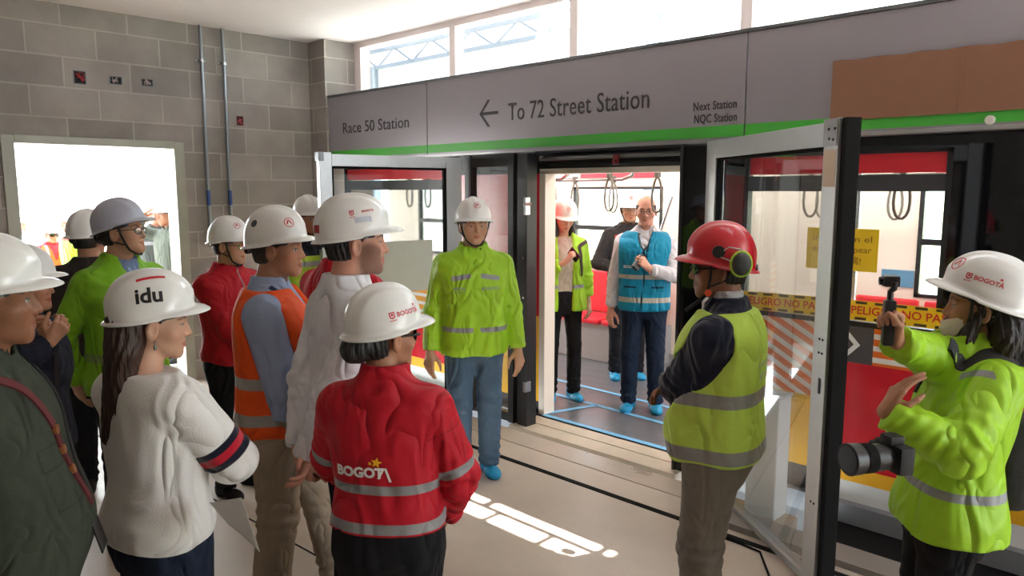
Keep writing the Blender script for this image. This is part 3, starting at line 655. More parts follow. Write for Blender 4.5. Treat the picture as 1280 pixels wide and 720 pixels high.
body(-9.0, -5.02, ((-0.30, 0.13, 'skirt', TWHITE), (0.13, 0.22, 'yellow_band', TYEL), (0.22, 0.62, 'red_panel', TRED), (0.62, 0.99, 'striped_panel', STR_L), (2.03, 2.5, 'cantrail', BLACK_FR)))
body(-5.02, -4.86, ((-0.30, 2.5, 'black_pillar', BLACK_GL),))
body(-4.86, -3.92, ((0.80, 1.93, 'red_panel', TRED), (0.10, 0.80, 'yellow_panel', TYEL), (-0.30, 0.10, 'skirt', BLACK_FR), (1.93, 2.5, 'cantrail', BLACK_FR)))
body(-3.92, -2.42, ((1.95, 2.5, 'cantrail', BLACK_FR),))
body(-2.42, -2.22, ((-0.30, 2.5, 'black_pillar', BLACK_GL),))
body(-2.22, -1.63, ((-0.30, 0.14, 'skirt', BLACK_FR), (0.14, 0.58, 'yellow_panel', TYEL), (0.58, 1.03, 'striped_panel', STR_D), (2.02, 2.5, 'cantrail', BLACK_GL)))
body(-1.63, -1.07, ((-0.12, 0.115, 'skirt', TWHITE), (-0.5, -0.12, 'underframe', BLACK_FR), (0.115, 0.20, 'yellow_band', TYEL), (0.20, 0.82, 'red_panel', TRED), (2.02, 2.5, 'cantrail', BLACK_GL)))
body(-1.63, -1.40, ((0.82, 1.03, 'grey_patch', plain('dark_grey_paint', srgb(84, 80, 82), 0.35)),)); body(-1.40, -1.07, ((0.82, 1.03, 'striped_panel', STR_H),))
body(-1.07, -0.76, ((-0.30, 2.5, 'black_pillar', BLACK_GL),))
body(-0.76, 0.6, ((-0.12, 0.115, 'skirt', TWHITE), (-0.5, -0.12, 'underframe', BLACK_FR), (0.115, 0.20, 'yellow_band', TYEL), (0.20, 0.98, 'red_panel', TRED), (0.98, 2.5, 'black_panel', BLACK_GL)))
body(0.6, 3.5, ((-0.5, 2.5, 'black_panel', BLACK_GL),))
Mx = frame_matrix((-1.50 + 3.2, TY - 0.001 - 5.5, 0.925), (1, 0, 0), (0, 0, 1)); cv_ = MB(); cv_.prism([(-0.035, 0.07), (-0.055, 0.055), (-0.005, 0), (-0.055, -0.055), (-0.035, -0.07), (0.03, 0)], Mx, 0.001); cv_.build('chevron', WHITE_PRINT, train)
# near side windows
def twin(x0, x1, z0, z1, film=True, y=TY + 0.02):
    f = T(MB().box((x0, TY + 0.002, z0), (x0 + 0.03, TI, z1)).box((x1 - 0.03, TY + 0.002, z0), (x1, TI, z1)).box((x0, TY + 0.002, z0), (x1, TI, z0 + 0.03)).box((x0, TY + 0.002, z1 - 0.02), (x1, TI, z1)), 'window', BLACK_FR)
    T(MB().box((x0 + 0.03, y, z0 + 0.03), (x1 - 0.03, y + 0.006, z1 - 0.02)), 'pane', WGLASS, f)
    if film: T(MB().box((x0 + 0.03, y - 0.012, z1 - 0.225), (x1 - 0.03, y + 0.012, z1 - 0.135)), 'transom', plain('dark_grey_transom', srgb(62, 62, 66), 0.35), f)
    if film: T(MB().box((x0 + 0.03, y - 0.003, z1 - 0.125), (x1 - 0.03, y - 0.001, z1 - 0.02)), 'red_film', plain('red_window_film', srgb(226, 44, 58), 0.3), f)
    return f
twin(-6.65, -5.02, 0.99, 2.03); twin(-8.4, -6.75, 0.99, 2.03); twin(-2.22, -1.07, 1.03, 2.02)
# yellow notice stuck inside the right window
nt_ = empty('window_notice', (-1.61, TY + 0.012, 1.46), 0, 'yellow notice sheet on the train window behind the glass leaf', 'notice')
MB().box((-0.20, -0.002, -0.115), (0.20, 0.0, 0.125)).build('sheet', plain('yellow_paper', srgb(246, 205, 40), 0.5), nt_)
M0 = frame_matrix((0, -0.0025, 0), (1, 0, 0), (0, 0, 1))
for s_, z in (('interio en el', 0.065), ('estado golpear', 0.005), ('门的玻璃!', -0.06)): sign_text('lettering', s_, M0 @ Matrix.Translation((0, z, 0)), 0.05, plain('brown_ink', srgb(150, 95, 20), 0.6), nt_, 'CENTER', 0.0, 0.0004, 0.33 if z > -0.05 else 0.22)
# shell: floor, ceiling, far wall
T(MB().box((-9, 4.30, -0.12), (3.5, TF + 0.06, -0.004)), 'train_floor', plain('grey_vinyl', srgb(120, 122, 126), 0.4))
SILL = concrete_mat('beige_sill_plate', srgb(205, 192, 172), 0.45, scale=3)
struct(MB().box((-3.9, 3.985, -0.10), (-2.42, 4.15, 0.002), bev=0.003).box((-3.9, 4.152, -0.10), (-2.42, 4.295, 0.006), bev=0.003).build('trim_6', SILL))
T(MB().box((-9, TY, 2.2), (3.5, TF + 0.06, 2.5)), 'train_ceiling', TCREAM)
T(MB().box((-9, TY, 2.5), (3.5, TF + 0.06, 2.51)), 'roof_bounce_skin', TWHITE)  # white layer added over the roof to bounce light onto the hall ceiling
far = MB(); WINS = [(-8.3, -6.9), (-5.47, -4.28), (-2.95, -1.95)]
p1, p2 = at_y(1140, 300, TF)[0], at_y(1147, 300, TF)[0]
WINS[2] = (p2, p2 + 1.25)
xs = -9.0
for a, b in WINS: far.box((xs, TF, 0), (a, TF + 0.06, 2.2)).box((a, TF, 0), (b, TF + 0.06, 0.93)).box((a, TF, 1.84), (b, TF + 0.06, 2.2)); xs = b
far.box((xs, TF, 0), (3.5, TF + 0.06, 2.2)); T(far, 'far_wall', TCREAM)
for a, b in WINS:
    f = T(MB().box((a, TF - 0.01, 1.36), (b, TF + 0.05, 1.41)).box((a, TF - 0.008, 0.93), (a + 0.035, TF + 0.05, 1.84)).box((b - 0.035, TF - 0.008, 0.93), (b, TF + 0.05, 1.84)).box((a, TF - 0.008, 0.93), (b, TF + 0.05, 0.96)).box((a, TF - 0.008, 1.81), (b, TF + 0.05, 1.84)), 'far_window', BLACK_FR)
    T(MB().box((a, TF + 0.02, 0.95), (b, TF + 0.026, 1.83)), 'pane', CGLASS, f)
    T(MB().box((a + 0.1, TF - 0.012, 1.93), (b - 0.1, TF - 0.002, 2.08), bev=0.003), 'line_map', plain('red_line_map', srgb(196, 60, 80), 0.4))
T(MB().box((-9, TF - 0.03, 0.0), (3.5, TF, 0.10)), 'kick_plate', TGREY)
T(MB().box((-3.92, TY - 0.015, 0.0), (-3.86, TI + 0.05, 1.95), bev=0.004), 'door_jamb', TCREAM)
T(MB().box((-2.48, TY - 0.015, 0.0), (-2.42, TI + 0.05, 1.95), bev=0.004), 'door_jamb', TCREAM)
T(MB().box((-3.92, TY - 0.015, 1.925), (-2.42, TI + 0.05, 1.965), bev=0.004), 'door_head', TCREAM)
# benches of red seats along the far wall
for bx in (-5.75, -2.3):
    T(MB().box((bx, 6.18, 0.0), (bx + 1.62, TF, 0.40), bev=0.01), 'bench_base', TGREY)
    for k in range(3):
        x0 = bx + 0.03 + k * 0.53
        st = T(MB().box((x0, 6.13, 0.40), (x0 + 0.49, TF - 0.10, 0.455), bev=0.02), 'seat', plain('red_seat_plastic', srgb(214, 40, 56), 0.4))
        T(MB().box((x0, TF - 0.11, 0.46), (x0 + 0.49, TF - 0.06, 0.92), bev=0.02), 'seat_back', MATS['red_seat_plastic'], st)
T(MB().box((-4.42, 6.172, 0.13), (-4.30, 6.18, 0.30)), 'warning_plate', plain('white_label', (0.8, 0.8, 0.8), 0.5))
# rails, poles, straps
rail = MB(); zr = 1.90
rail.tube([(-8.5, 5.55, zr), (-4.0, 5.55, zr), (-3.9, 5.55, zr + 0.03), (-3.86, 5.55, zr + 0.12), (-3.86, 5.55, 2.2)], 0.017, 10)
rail.tube([(-5.15, 5.0, 2.2), (-5.15, 5.0, zr + .1), (-5.12, 5.0, zr + 0.03), (-5.0, 5.0, zr), (-4.25, 5.0, zr), (-4.18, 5.0, zr + .04), (-4.16, 5.0, zr + .12), (-4.16, 5.0, 2.2)], 0.017, 10)
rail.tube([(-2.6, 5.55, 2.2), (-2.6, 5.55, zr + .1), (-2.5, 5.55, zr), (2.5, 5.55, zr)], 0.017, 10)
T(rail, 'handrail', STEEL, None, True)
T(MB().tube([(-4.92, 5.55, 0), (-4.92, 5.55, 2.2)], 0.017, 12), 'pole', STEEL, None, True)
T(MB().tube([(-1.75, 5.0, 0), (-1.75, 5.0, 2.2)], 0.017, 12), 'pole', STEEL, None, True)
gx = at_y(677, 400, 4.5)[0]; T(MB().tube([(gx - 0.03, 4.46, 0.15), (gx, 4.5, 0.22), (gx, 4.5, 1.25), (gx - 0.03, 4.46, 1.32)], 0.012, 10), 'grab_bar', STEEL, None, True)
q0, q1 = at_y(840, 246, 6.4), at_y(822, 300, 6.4)
T(MB().tube([tuple(q0), tuple(q1)], 0.014, 10), 'grab_bar', STEEL, None, True)
STRAP = plain('grey_strap', srgb(128, 122, 112), 0.6)
def strap(x, y, z=zr):
    b = MB(); b.box((x - 0.018, y - 0.022, z - 0.03), (x + 0.018, y + 0.022, z + 0.03), bev=0.004)
    pts = [(x + 0.045 * math.sin(t) * (1 - 0.25 * math.cos(t)), y, z - 0.165 + 0.135 * math.cos(t)) for t in np.linspace(0, 2 * math.pi, 18)[:-1]]
    b.tube(pts, 0.009, 8, closed=True); T(b, 'grab_strap', STRAP, None, True)
for px_ in (673, 690, 762, 822): p = at_y(px_, 215, 4.95); strap(p[0], 4.95, 1.93)
for x in (-5.6, -4.55, -4.1, -2.2, -1.7, -1.2): strap(x, 5.55)
for x in (-6.2, -5.9, -5.45, -2.0, -1.45): strap(x, 4.85, 1.93)
rail2 = MB().tube([(-8.5, 4.85, 1.95), (-5.3, 4.85, 1.95)], 0.015, 8).tube([(-2.25, 4.85, 1.95), (2.5, 4.85, 1.95)], 0.015, 8).tube([(-3.9, 4.95, 1.95), (-2.5, 4.95, 1.95)], 0.012, 8); T(rail2, 'handrail', STEEL, None, True)
LT = emit('train_lamp_diffuser', (1, 0.96, 0.92, 1), 7.0)
for x0 in (-8.5, -6.6, -4.7, -2.8, -0.9, 1.0): T(MB().box((x0, 4.85, 2.185), (x0 + 1.6, 4.97, 2.2)).box((x0, 6.1, 2.185), (x0 + 1.6, 6.22, 2.2)), 'lamp', LT)
bl_ = at_y(1126, 348, TF)
T(MB().box((bl_[0] - 0.15, TF - 0.012, bl_[2] - 0.07), (bl_[0] + 0.10, TF - 0.002, bl_[2] + 0.07), bev=0.003), 'blue_pictogram_plate', plain('blue_sticker', srgb(90, 140, 175), 0.5))

# protective sheeting and blue tape on the train floor
sh = MB(); SHM = plain('grey_plastic_sheet', srgb(96, 96, 102), 0.33, vary=0.12, bump=0.4, bscale=7)
nx, ny = 60, 30; X0, X1, Y0, Y1 = -6.2, -2.0, 4.33, 6.12; base = len(sh.v); rs = np.random.RandomState(5)
V = [(X0 + (X1 - X0) * i / nx, Y0 + (Y1 - Y0) * j / ny, 0.003 + 0.003 * abs(math.sin(i * 1.7 + j * 0.6) * math.sin(j * 0.9 - i * .23))) for i in range(nx + 1) for j in range(ny + 1)]
sh.add(V, [(i * (ny + 1) + j, (i + 1) * (ny + 1) + j, (i + 1) * (ny + 1) + j + 1, i * (ny + 1) + j + 1) for i in range(nx) for j in range(ny)])
sheet = sh.build('floor_sheet', SHM, None, True); tag(sheet, 'grey plastic protective sheeting laid over the train floor', 'floor sheet')
BT = plain('blue_masking_tape', srgb(112, 182, 226), 0.5)
for name, (p, q, w_) in dict(a=((-3.86, 4.345), (-2.45, 4.345), 0.05), b=((-3.9, 4.86), (-2.2, 4.80), 0.05), c=((-3.88, 4.36), (-3.72, 4.86), 0.05), d=((-5.5, 5.3), (-3.0, 5.22), 0.045), e=((-4.5, 4.9), (-3.86, 4.85), 0.05)).items():
    d = Vector((q[0] - p[0], q[1] - p[1], 0)).normalized(); n = Vector((-d.y, d.x, 0)) * w_ / 2
    MB().add([(p[0] - n.x, p[1] - n.y, 0.0085), (q[0] - n.x, q[1] - n.y, 0.0085), (q[0] + n.x, q[1] + n.y, 0.0085), (p[0] + n.x, p[1] + n.y, 0.0085)], [(0, 1, 2, 3)]).build('tape_strip', BT, sheet)

# ------------------------------------------------------------------ fittings on the block wall
GALV = plain('galvanised_conduit', srgb(150, 155, 160), 0.35, 0.8, vary=0.08)
BLUE = plain('blue_band', srgb(50, 80, 140), 0.5)
for y, zb, lab in ((3.07, 1.44, 'left one of two steel conduits on the block wall with blue band'), (3.28, 1.52, 'right one of two steel conduits on the block wall with blue band')):
    r = empty('conduit', (WX, y, zb), 0, lab, 'pipe', None); X = 0.035
    MB().tube([(X, 0, 0), (X, 0, CEIL - zb)], 0.016, 12).build('pipe', GALV, r, True)
    MB().tube([(X, 0, 1.66 - zb), (X, 0, 1.80 - zb)], 0.018, 12).build('blue_band', BLUE, r, True)
    MB().box((0, -0.045, 2.975 - zb), (0.012, 0.045, 2.995 - zb), bev=0.002).tube([(X, 0, 2.97 - zb), (X, 0, 3.0 - zb)], 0.020, 12).build('clamp', STEEL, r)
jb = empty('junction_box', (WX, 3.08, 1.30), 0, 'small pale junction box at the foot of the left conduit', 'junction box'); MB().box((0, -0.05, 0), (0.06, 0.05, 0.14), bev=0.005).build('body', plain('pale_grey_plastic', srgb(190, 188, 182), 0.5), jb); MB().box((0.06, -0.045, 0.005), (0.066, 0.045, 0.135), bev=0.003).build('lid', plain('pale_grey_plastic', srgb(190, 188, 182), 0.5), jb)
def wallbox(y0, y1, z0, z1, label, wires=None, rim=ALU_D):
    cy, cz = (y0 + y1) / 2, (z0 + z1) / 2; a, b = (y1 - y0) / 2, (z1 - z0) / 2; r = empty('electrical_box', (WX, cy, cz), 0, label, 'electrical box'); k = 0.006
    MB().box((0, -a, -b), (0.006, -a + k, b)).box((0, a - k, -b), (0.006, a, b)).box((0, -a, -b), (0.006, a, -b + k)).box((0, -a, b - k), (0.006, a, b)).build('rim', rim, r)
    MB().box((-0.001, -a + k, -b + k), (0.001, a - k, b - k)).build('recess_shade', plain('painted_recess_shade', (0.02, 0.018, 0.017), 0.9), r)  # flat dark panel: the shade inside the open box is painted
    if wires:
        m = MB(); rs = np.random.RandomState(int(y0 * 100))
        for i in range(6): p = rs.uniform(-0.75, 0.75, (4, 2)); m.tube([(0.003 + 0.004 * j, p[j][0] * a, p[j][1] * b) for j in range(4)], 0.0025, 5)
        m.build('wire', wires, r)
RW = plain('red_wire', srgb(190, 60, 70), 0.4); WW = plain('white_wire', srgb(200, 180, 178), 0.5)
wallbox(2.005, 2.10, 2.675, 2.785, 'square open electrical box with loose wires, leftmost of three above the doorway', RW)
wallbox(2.283, 2.382, 2.70, 2.768, 'middle of three open electrical boxes above the doorway', WW)
wallbox(2.543, 2.64, 2.71, 2.775, 'right of three open electrical boxes above the doorway', WW)
wallbox(3.40, 3.465, 2.422, 2.512, 'open electrical box with red wires right of the conduits', RW, plain('dark_red_plastic', srgb(120, 20, 30), 0.4))
# ------------------------------------------------------------------ people
SKINS = dict(light=srgb(205, 160, 135), tan=srgb(176, 126, 98), brown=srgb(140, 95, 70), asian=srgb(196, 152, 122), rosy=srgb(205, 150, 128))
BLACK_PL = plain('black_plastic', (0.012, 0.012, 0.013), 0.35)
DARK_STRAP = plain('black_webbing', (0.015, 0.015, 0.016), 0.75)
WHITE_SHELL = plain('white_helmet_plastic', (0.80, 0.80, 0.79), 0.28, vary=0.02, coat=0.3)
CREAM_SHELL = plain('cream_helmet_plastic', (0.80, 0.765, 0.69), 0.3, vary=0.02, coat=0.3)
GREY_SHELL = plain('blue_grey_helmet_plastic', srgb(176, 180, 196), 0.3, vary=0.02, coat=0.3)
RED_SHELL = plain('red_helmet_plastic', srgb(196, 22, 40), 0.28, vary=0.02, coat=0.3)
LENS = glass('spectacle_lens', (0.92, 0.93, 0.93, 1), 0.35)
SHADE = plain('dark_lens', (0.01, 0.01, 0.012), 0.06)
REFL = srgb(150, 152, 155)
LIME = srgb(158, 214, 28)

def head_sdf(P, o):
    f = o.get('female', False); X = np.abs(P[:, 0]); Q = np.stack([X, P[:, 1], P[:, 2]], 1)
    jw = o.get('jaw', 1.0) * (0.92 if f else 1.0); fat = o.get('fat', 0.0)
    d = ell(Q, (0, -0.014, 0.030), (0.076, 0.097, 0.090))
    d = smin(d, ell(Q, (0, 0.020, -0.030), (0.063 + fat, 0.070, 0.082)), 0.02)
    d = smin(d, ell(Q, (0, 0.030, -0.074), (0.052 * jw + fat, 0.052, 0.038)), 0.018)
    d = smin(d, ball(Q, (0.012 * jw, 0.068, -0.099), 0.017), 0.022)
    d = smin(d, ball(Q, (0.043, 0.050, -0.027), 0.027 + fat * .6), 0.02)
    d = smin(d, cone(Q, (0, 0.079, 0.022), (0.036, 0.066, 0.020), 0.011, 0.011), 0.014)
    d = smax(d, -ball(Q, (0.033, 0.098, -0.003), 0.019), 0.014)
    ns = o.get('nose', 1.0)
    d = smin(d, cone(Q, (0, 0.081, 0.006), (0, 0.082 + 0.0165 * ns, -0.033), 0.0078, 0.0110), 0.012)
    d = smin(d, ball(Q, (0.0125, 0.084 + 0.004 * ns, -0.037), 0.0082), 0.006)
    d = smax(d, -cone(Q, (0.006, 0.094 + .004 * ns, -0.0475), (0.007, 0.087, -0.041), 0.0032, 0.003), 0.003)
    d = smin(d, cone(Q, (0, 0.0855, -0.0605), (0.020, 0.075, -0.0655), 0.0072, 0.004), 0.006)
    d = smin(d, cone(Q, (0, 0.0845, -0.0745), (0.017, 0.075, -0.0685), 0.0080, 0.004), 0.006)
    d = smax(d, -cone(Q, (0, 0.0945, -0.0675), (0.024, 0.078, -0.067), 0.0022, 0.0016), 0.003)
    d = smin(d, ball(Q, (0.031, 0.0680, -0.003), 0.0136), 0.003)
    d = smin(d, cone(Q, (0.020, 0.0785, 0.004), (0.043, 0.0700, 0.003), 0.0042, 0.004), 0.004)
    # ears
    e = P.copy(); e[:, 0] = X
    er = ell(e @ rotz(-0.35).T - np.array([0.066, -0.036, 0]), (0.008, 0.002, -0.016), (0.010, 0.019, 0.033))
    er = smax(er, -ell(e @ rotz(-0.35).T - np.array([0.066, -0.036, 0]), (0.019, 0.003, -0.012), (0.009, 0.012, 0.021)), 0.004)
    d = smin(d, er, 0.005)
    return d

def head_paint(P, o):
    X = np.abs(P[:, 0]); y = P[:, 1]; z = P[:, 2]; far = np.where(y > 0.035, 0, 0.2)
    Q = np.stack([X, z], 1)
    def seg(a, b, r0, r1):
        a = np.array(a); b = np.array(b); t = np.clip(((Q - a) @ (b - a)) / ((b - a) @ (b - a)), 0, 1)
        return np.linalg.norm(Q - (a + t[:, None] * (b - a)), axis=1) - (r0 + (r1 - r0) * t)
    lips = np.minimum(seg((0, -0.0615), (0.021, -0.0668), 0.0055, 0.0015), seg((0, -0.0735), (0.018, -0.068), 0.0062, 0.002)) + far
    brow = np.minimum(seg((0.014, 0.0185), (0.034, 0.0235), 0.0038, 0.0036), seg((0.034, 0.0235), (0.049, 0.0165), 0.0036, 0.0018)) + far
    open_ = o.get('eyes', 0.0055)
    eye = (np.sqrt(((X - 0.0315) / 0.0145) ** 2 + ((z + 0.0035) / open_) ** 2) - 1) * open_ + far
    lash = np.abs(np.sqrt(((X - 0.0315) / 0.0150) ** 2 + ((z + 0.0038) / (open_ + 0.0005)) ** 2) - 1) * open_ - 0.0010 + np.where(z > -0.004, 0, 0.02) + far
    iris = np.maximum(np.hypot(X - 0.0315, z + 0.0025) - 0.0064, eye)
    k = o.get('beard', 0)
    if k:
        top = -0.045 - 0.02 * (1 - np.clip(X / 0.05, 0, 1)) if k == 'full' else np.full(len(X), -0.048)
        b = np.maximum(z - (top + np.clip((X - 0.035) / 0.035, 0, 1) * 0.045), -(y - (-0.005 + (z + 0.10) * 0.1)))
        must = seg((0, -0.053), (0.027, -0.064), 0.0055, 0.004) + far
        beard = np.minimum(b, must); beard = np.maximum(beard, -(lips - 0.001))
    elif o.get('moustache'):
        beard = seg((0, -0.053), (0.024, -0.060), 0.0045, 0.003) + far
    else: beard = np.full(len(X), 0.2)
    cheek = np.maximum(np.sqrt(((X - 0.045) / 1.0) ** 2 + (z + 0.03) ** 2) - 0.012, -0.03) + far
    return dict(lips=lips, brow=brow, eyew=eye, lash=lash, iris=iris, beard=beard, cheek=cheek)

def skin_mat(name, o):
    base = SKINS[o.get('skin', 'tan')]; hair = o.get('hair_col', (0.012, 0.010, 0.009))
    lip = tuple(np.array(base[:3]) * np.array([0.78, 0.45, 0.45])) if not o.get('female') else tuple(np.array(base[:3]) * np.array([0.82, 0.38, 0.40]))
    bc = o.get('beard_col', hair)
    return pattern_mat(name, base, [('cheek', tuple(np.array(base[:3]) * np.array([1.05, 0.78, 0.74])) + (0.5,), 0.022, 0.5), ('beard', tuple(bc[:3]) + (o.get('beard_a', 0.75),), 0.013, 0.7), ('lips', lip, 0.0025, 0.45),
                       ('brow', tuple(hair[:3]) + (0.85,), 0.0028, 0.7), ('eyew', (0.50, 0.47, 0.44), 0.001, 0.35), ('iris', (0.012, 0.007, 0.005), 0.0008, 0.35), ('lash', (0.01, 0.008, 0.008), 0.0010, 0.5)],
                       rough=0.5, bump=(220, 0.08), vary=0.07, spec=0.4, vscale=25, subsurf=0.12)

FING = [((0.030, 0.088), (0.042, 0.026, 0.021)), ((0.010, 0.093), (0.046, 0.029, 0.022)), ((-0.010, 0.089), (0.042, 0.027, 0.021)), ((-0.029, 0.080), (0.033, 0.021, 0.019))]
def hand_bones(W, d, n, side, curl=(0.3, 0.35, 0.4, 0.45), thumb=0.3, sc=1.0):
    d = nrm(np.asarray(d, float)); n = np.asarray(n, float); n = nrm(n - d * (n @ d)); t = np.cross(d, n) * (1 if side == 'R' else -1)
    B = []; roots = []
    for (off, ln), segs in FING:
        pass
    for i, ((off, ln), segs) in enumerate(FING):
        p = W + (d * ln + t * off) * sc; roots.append(p); c = curl[i]; a = 0; dirn = None
        r = [0.0098, 0.0092, 0.0084, 0.0074] if i < 3 else [0.0086, 0.0080, 0.0073, 0.0065]
        spread = t * off * 0.9
        for k, (L, da) in enumerate(zip(segs, (75, 85, 50))):
            a += c * math.radians(da); v = nrm(d * math.cos(a) + n * math.sin(a) + spread * (1 if c < 0.5 else 0.3))
            q = p + v * L * sc; B.append((p, q, r[k] * sc, r[k + 1] * sc)); p = q
    tb = W + (d * 0.028 + t * 0.024 + n * 0.008) * sc
    v1 = nrm(d * (0.62 + 0.2 * thumb) + t * (0.85 - 0.6 * thumb) + n * (0.25 + 0.75 * thumb)); v2 = nrm(d * (0.85) + t * (0.45 - 0.75 * thumb) + n * (0.2 + 0.55 * thumb)); v3 = nrm(d * 0.85 + t * (0.25 - 0.95 * thumb) + n * (0.2 + 0.4 * thumb))
    p1 = tb + v1 * 0.044 * sc; p2 = p1 + v2 * 0.034 * sc; p3 = p2 + v3 * 0.027 * sc
    T = [(tb, p1, 0.0150 * sc, 0.0118 * sc), (p1, p2, 0.0112 * sc, 0.0100 * sc), (p2, p3, 0.0098 * sc, 0.0080 * sc)]
    return B, T, roots, (d, n, t)

def hand_mesh(W, elbow, bones, sc, h, sleeve_gap=0.07):
    B, T, roots, (d, n, t) = bones; fd = nrm(W - elbow); back = W - fd * sleeve_gap
    def fn(P):
        D = cone(P, back, W, 0.029 * sc, 0.026 * sc)
        D = smin(D, cone(P, W - fd * 0.01, W + d * 0.03 * sc, 0.024 * sc, 0.022 * sc), 0.012)
        for i, r in enumerate(roots): D = smin(D, cone(P, W + d * 0.015 * sc + t * (0.012 - 0.008 * i) * sc, r, 0.0155 * sc, 0.0122 * sc), 0.010 * sc)
        D = smin(D, cone(P, W + (d * 0.02 + t * 0.014 + n * 0.008) * sc, T[0][1], 0.017 * sc, 0.0125 * sc), 0.012)
        for b in T[1:]: D = smin(D, cone(P, *b), 0.004)
        Fd = None
        for b in B:
            c = cone(P, *b); Fd = c if Fd is None else np.minimum(Fd, c)
        return smin(D, Fd, 0.006)
    allp = np.array([b[1] for b in B + T] + [back, W]); lo = allp.min(0) - 0.04; hi = allp.max(0) + 0.04
    V, F = polygonise(fn, lo, hi, h)
    return V, F

def ik(S, T, l1, l2, pole):
    d = T - S; L = np.linalg.norm(d)
    if L > (l1 + l2) * 0.995: T = S + d / L * (l1 + l2) * 0.995; d = T - S; L = np.linalg.norm(d)
    a = (l1 * l1 - l2 * l2 + L * L) / (2 * L); hh = math.sqrt(max(l1 * l1 - a * a, 0)); u = d / L
    p = np.asarray(pole, float); p = nrm(p - u * (p @ u))
    return S + u * a + p * hh, T

MALE = [(0.78, 0, 0.000, .175, .125), (0.90, 0, -.005, .180, .130), (1.00, 0, 0.000, .172, .122), (1.10, 0, .004, .172, .120), (1.22, 0, .006, .188, .126), (1.32, 0, .004, .200, .126), (1.39, 0, -.006, .198, .112), (1.435, 0, -.014, .165, .092), (1.47, 0, -.018, .115, .075), (1.50, 0, -.018, .078, .066), (1.53, 0, -.014, .066, .062)]
FEM = [(0.78, 0, -.005, .185, .125), (0.90, 0, -.012, .188, .128), (1.00, 0, -.005, .165, .112), (1.10, 0, .004, .150, .104), (1.22, 0, .014, .166, .122), (1.32, 0, .010, .174, .116), (1.39, 0, -.006, .172, .100), (1.435, 0, -.014, .146, .084), (1.47, 0, -.018, .098, .068), (1.50, 0, -.018, .068, .058), (1.53, 0, -.014, .058, .055)]

def dome_point(th, t, hat):
    ax, ay, hz = hat
    r = math.sin(t * math.pi / 2) ** 0.86; z = hz * (max(math.cos(t * math.pi / 2), 0)) ** 0.95
    x, y = math.sin(th) * ax * r, math.cos(th) * ay * r
    side = abs(math.sin(th)); back = max(0, -math.cos(th))
    return x, y, z

def helmet_mesh(style, n=72):
    """shell of a hard hat: dome with a raised crown ridge, rim all round and a peak in front, walled inside"""
    hat = dict(cap=(0.109, 0.130, 0.120), round=(0.112, 0.128, 0.126), climb=(0.107, 0.128, 0.128))[style]
    V = []; F = []
    def drop(th):
        c = math.cos(th); return (-0.012 * (1 - c) if style != 'climb' else -0.022 * (1 - c)) - 0.006 * math.sin(th) ** 2 * (1 if c < 0.2 else 0.3)
    nr = 22
    def ring(fn): V.extend(fn(2 * math.pi * j / n) for j in range(n))
    for i in range(nr):
        t = 0.03 + 0.97 * i / (nr - 1)
        def fn(th, t=t):
            x, y, z = dome_point(th, t, hat); up = z / hat[2]; z += drop(th) * t ** 2
            rd = 0.0075 * math.exp(-(x / 0.017) ** 4) * min(1, max(0, (up - 0.12) / 0.25)) * (1 if style != 'climb' else 0.8)
            rd += 0.0038 * (math.exp(-((abs(x) - 0.052) / 0.011) ** 2)) * min(1, max(0, (up - 0.2) / 0.3)) * (1 if style == 'cap' else 0.35)
            if style == 'cap':   # sunken side panels
                rd -= 0.003 * math.exp(-((up - 0.42) / 0.2) ** 4) * math.exp(-((abs(th if th < math.pi else 2 * math.pi - th) - 1.65) / 0.62) ** 4)
            l = math.sqrt(x * x + y * y + z * z) + 1e-6
            return (x * (1 + rd / l), y * (1 + rd / l), z * (1 + rd / l) + (0.0 if l > 0.02 else rd))
        ring(fn)
    def ext(th):
        c = math.cos(th); pk = max(0, (c - 0.25) / 0.75) ** 0.9
        return 0.009 + 0.037 * (pk * pk * (3 - 2 * pk)) + 0.006 * max(0, -c)
    for k, (u, dz) in enumerate(((0.35, -0.002), (0.7, -0.004), (0.96, -0.007), (1.0, -0.0095), (0.95, -0.0115), (0.5, -0.009), (0.05, -0.006))):
        def fn(th, u=u, dz=dz):
            x, y, z = dome_point(th, 1.0, hat); l = math.hypot(x, y); e = ext(th) * u
            ex = e * (1 + 0.0 * u); pe = max(0, math.cos(th))
            return (x + math.sin(th) * ex, y + math.cos(th) * ex, drop(th) + dz - 0.010 * pe * u * u * (e / 0.05) - 0.10 * e * 0.3)
        ring(fn)
    for i in range(8):
        t = 0.98 - 0.9 * i / 7
        def fn(th, t=t):
            x, y, z = dome_point(th, t, hat); return (x * 0.965, y * 0.965, z * 0.96 + drop(th) * t ** 2 - 0.004)
        ring(fn)
    rings = len(V) // n
    for i in range(rings - 1):
        for j in range(n): F.append((i * n + j, i * n + (j + 1) % n, (i + 1) * n + (j + 1) % n, (i + 1) * n + j))
    V.append((0, 0, hat[2] + 0.0075)); a = len(V) - 1; F += [(a, (j + 1) % n, j) for j in range(n)]
    V.append((0, 0, hat[2] * 0.95)); b = len(V) - 1; o = (rings - 1) * n; F += [(b, o + j, o + (j + 1) % n) for j in range(n)]
    F = [tuple(reversed(f)) for f in F]
    return np.array(V), F, hat

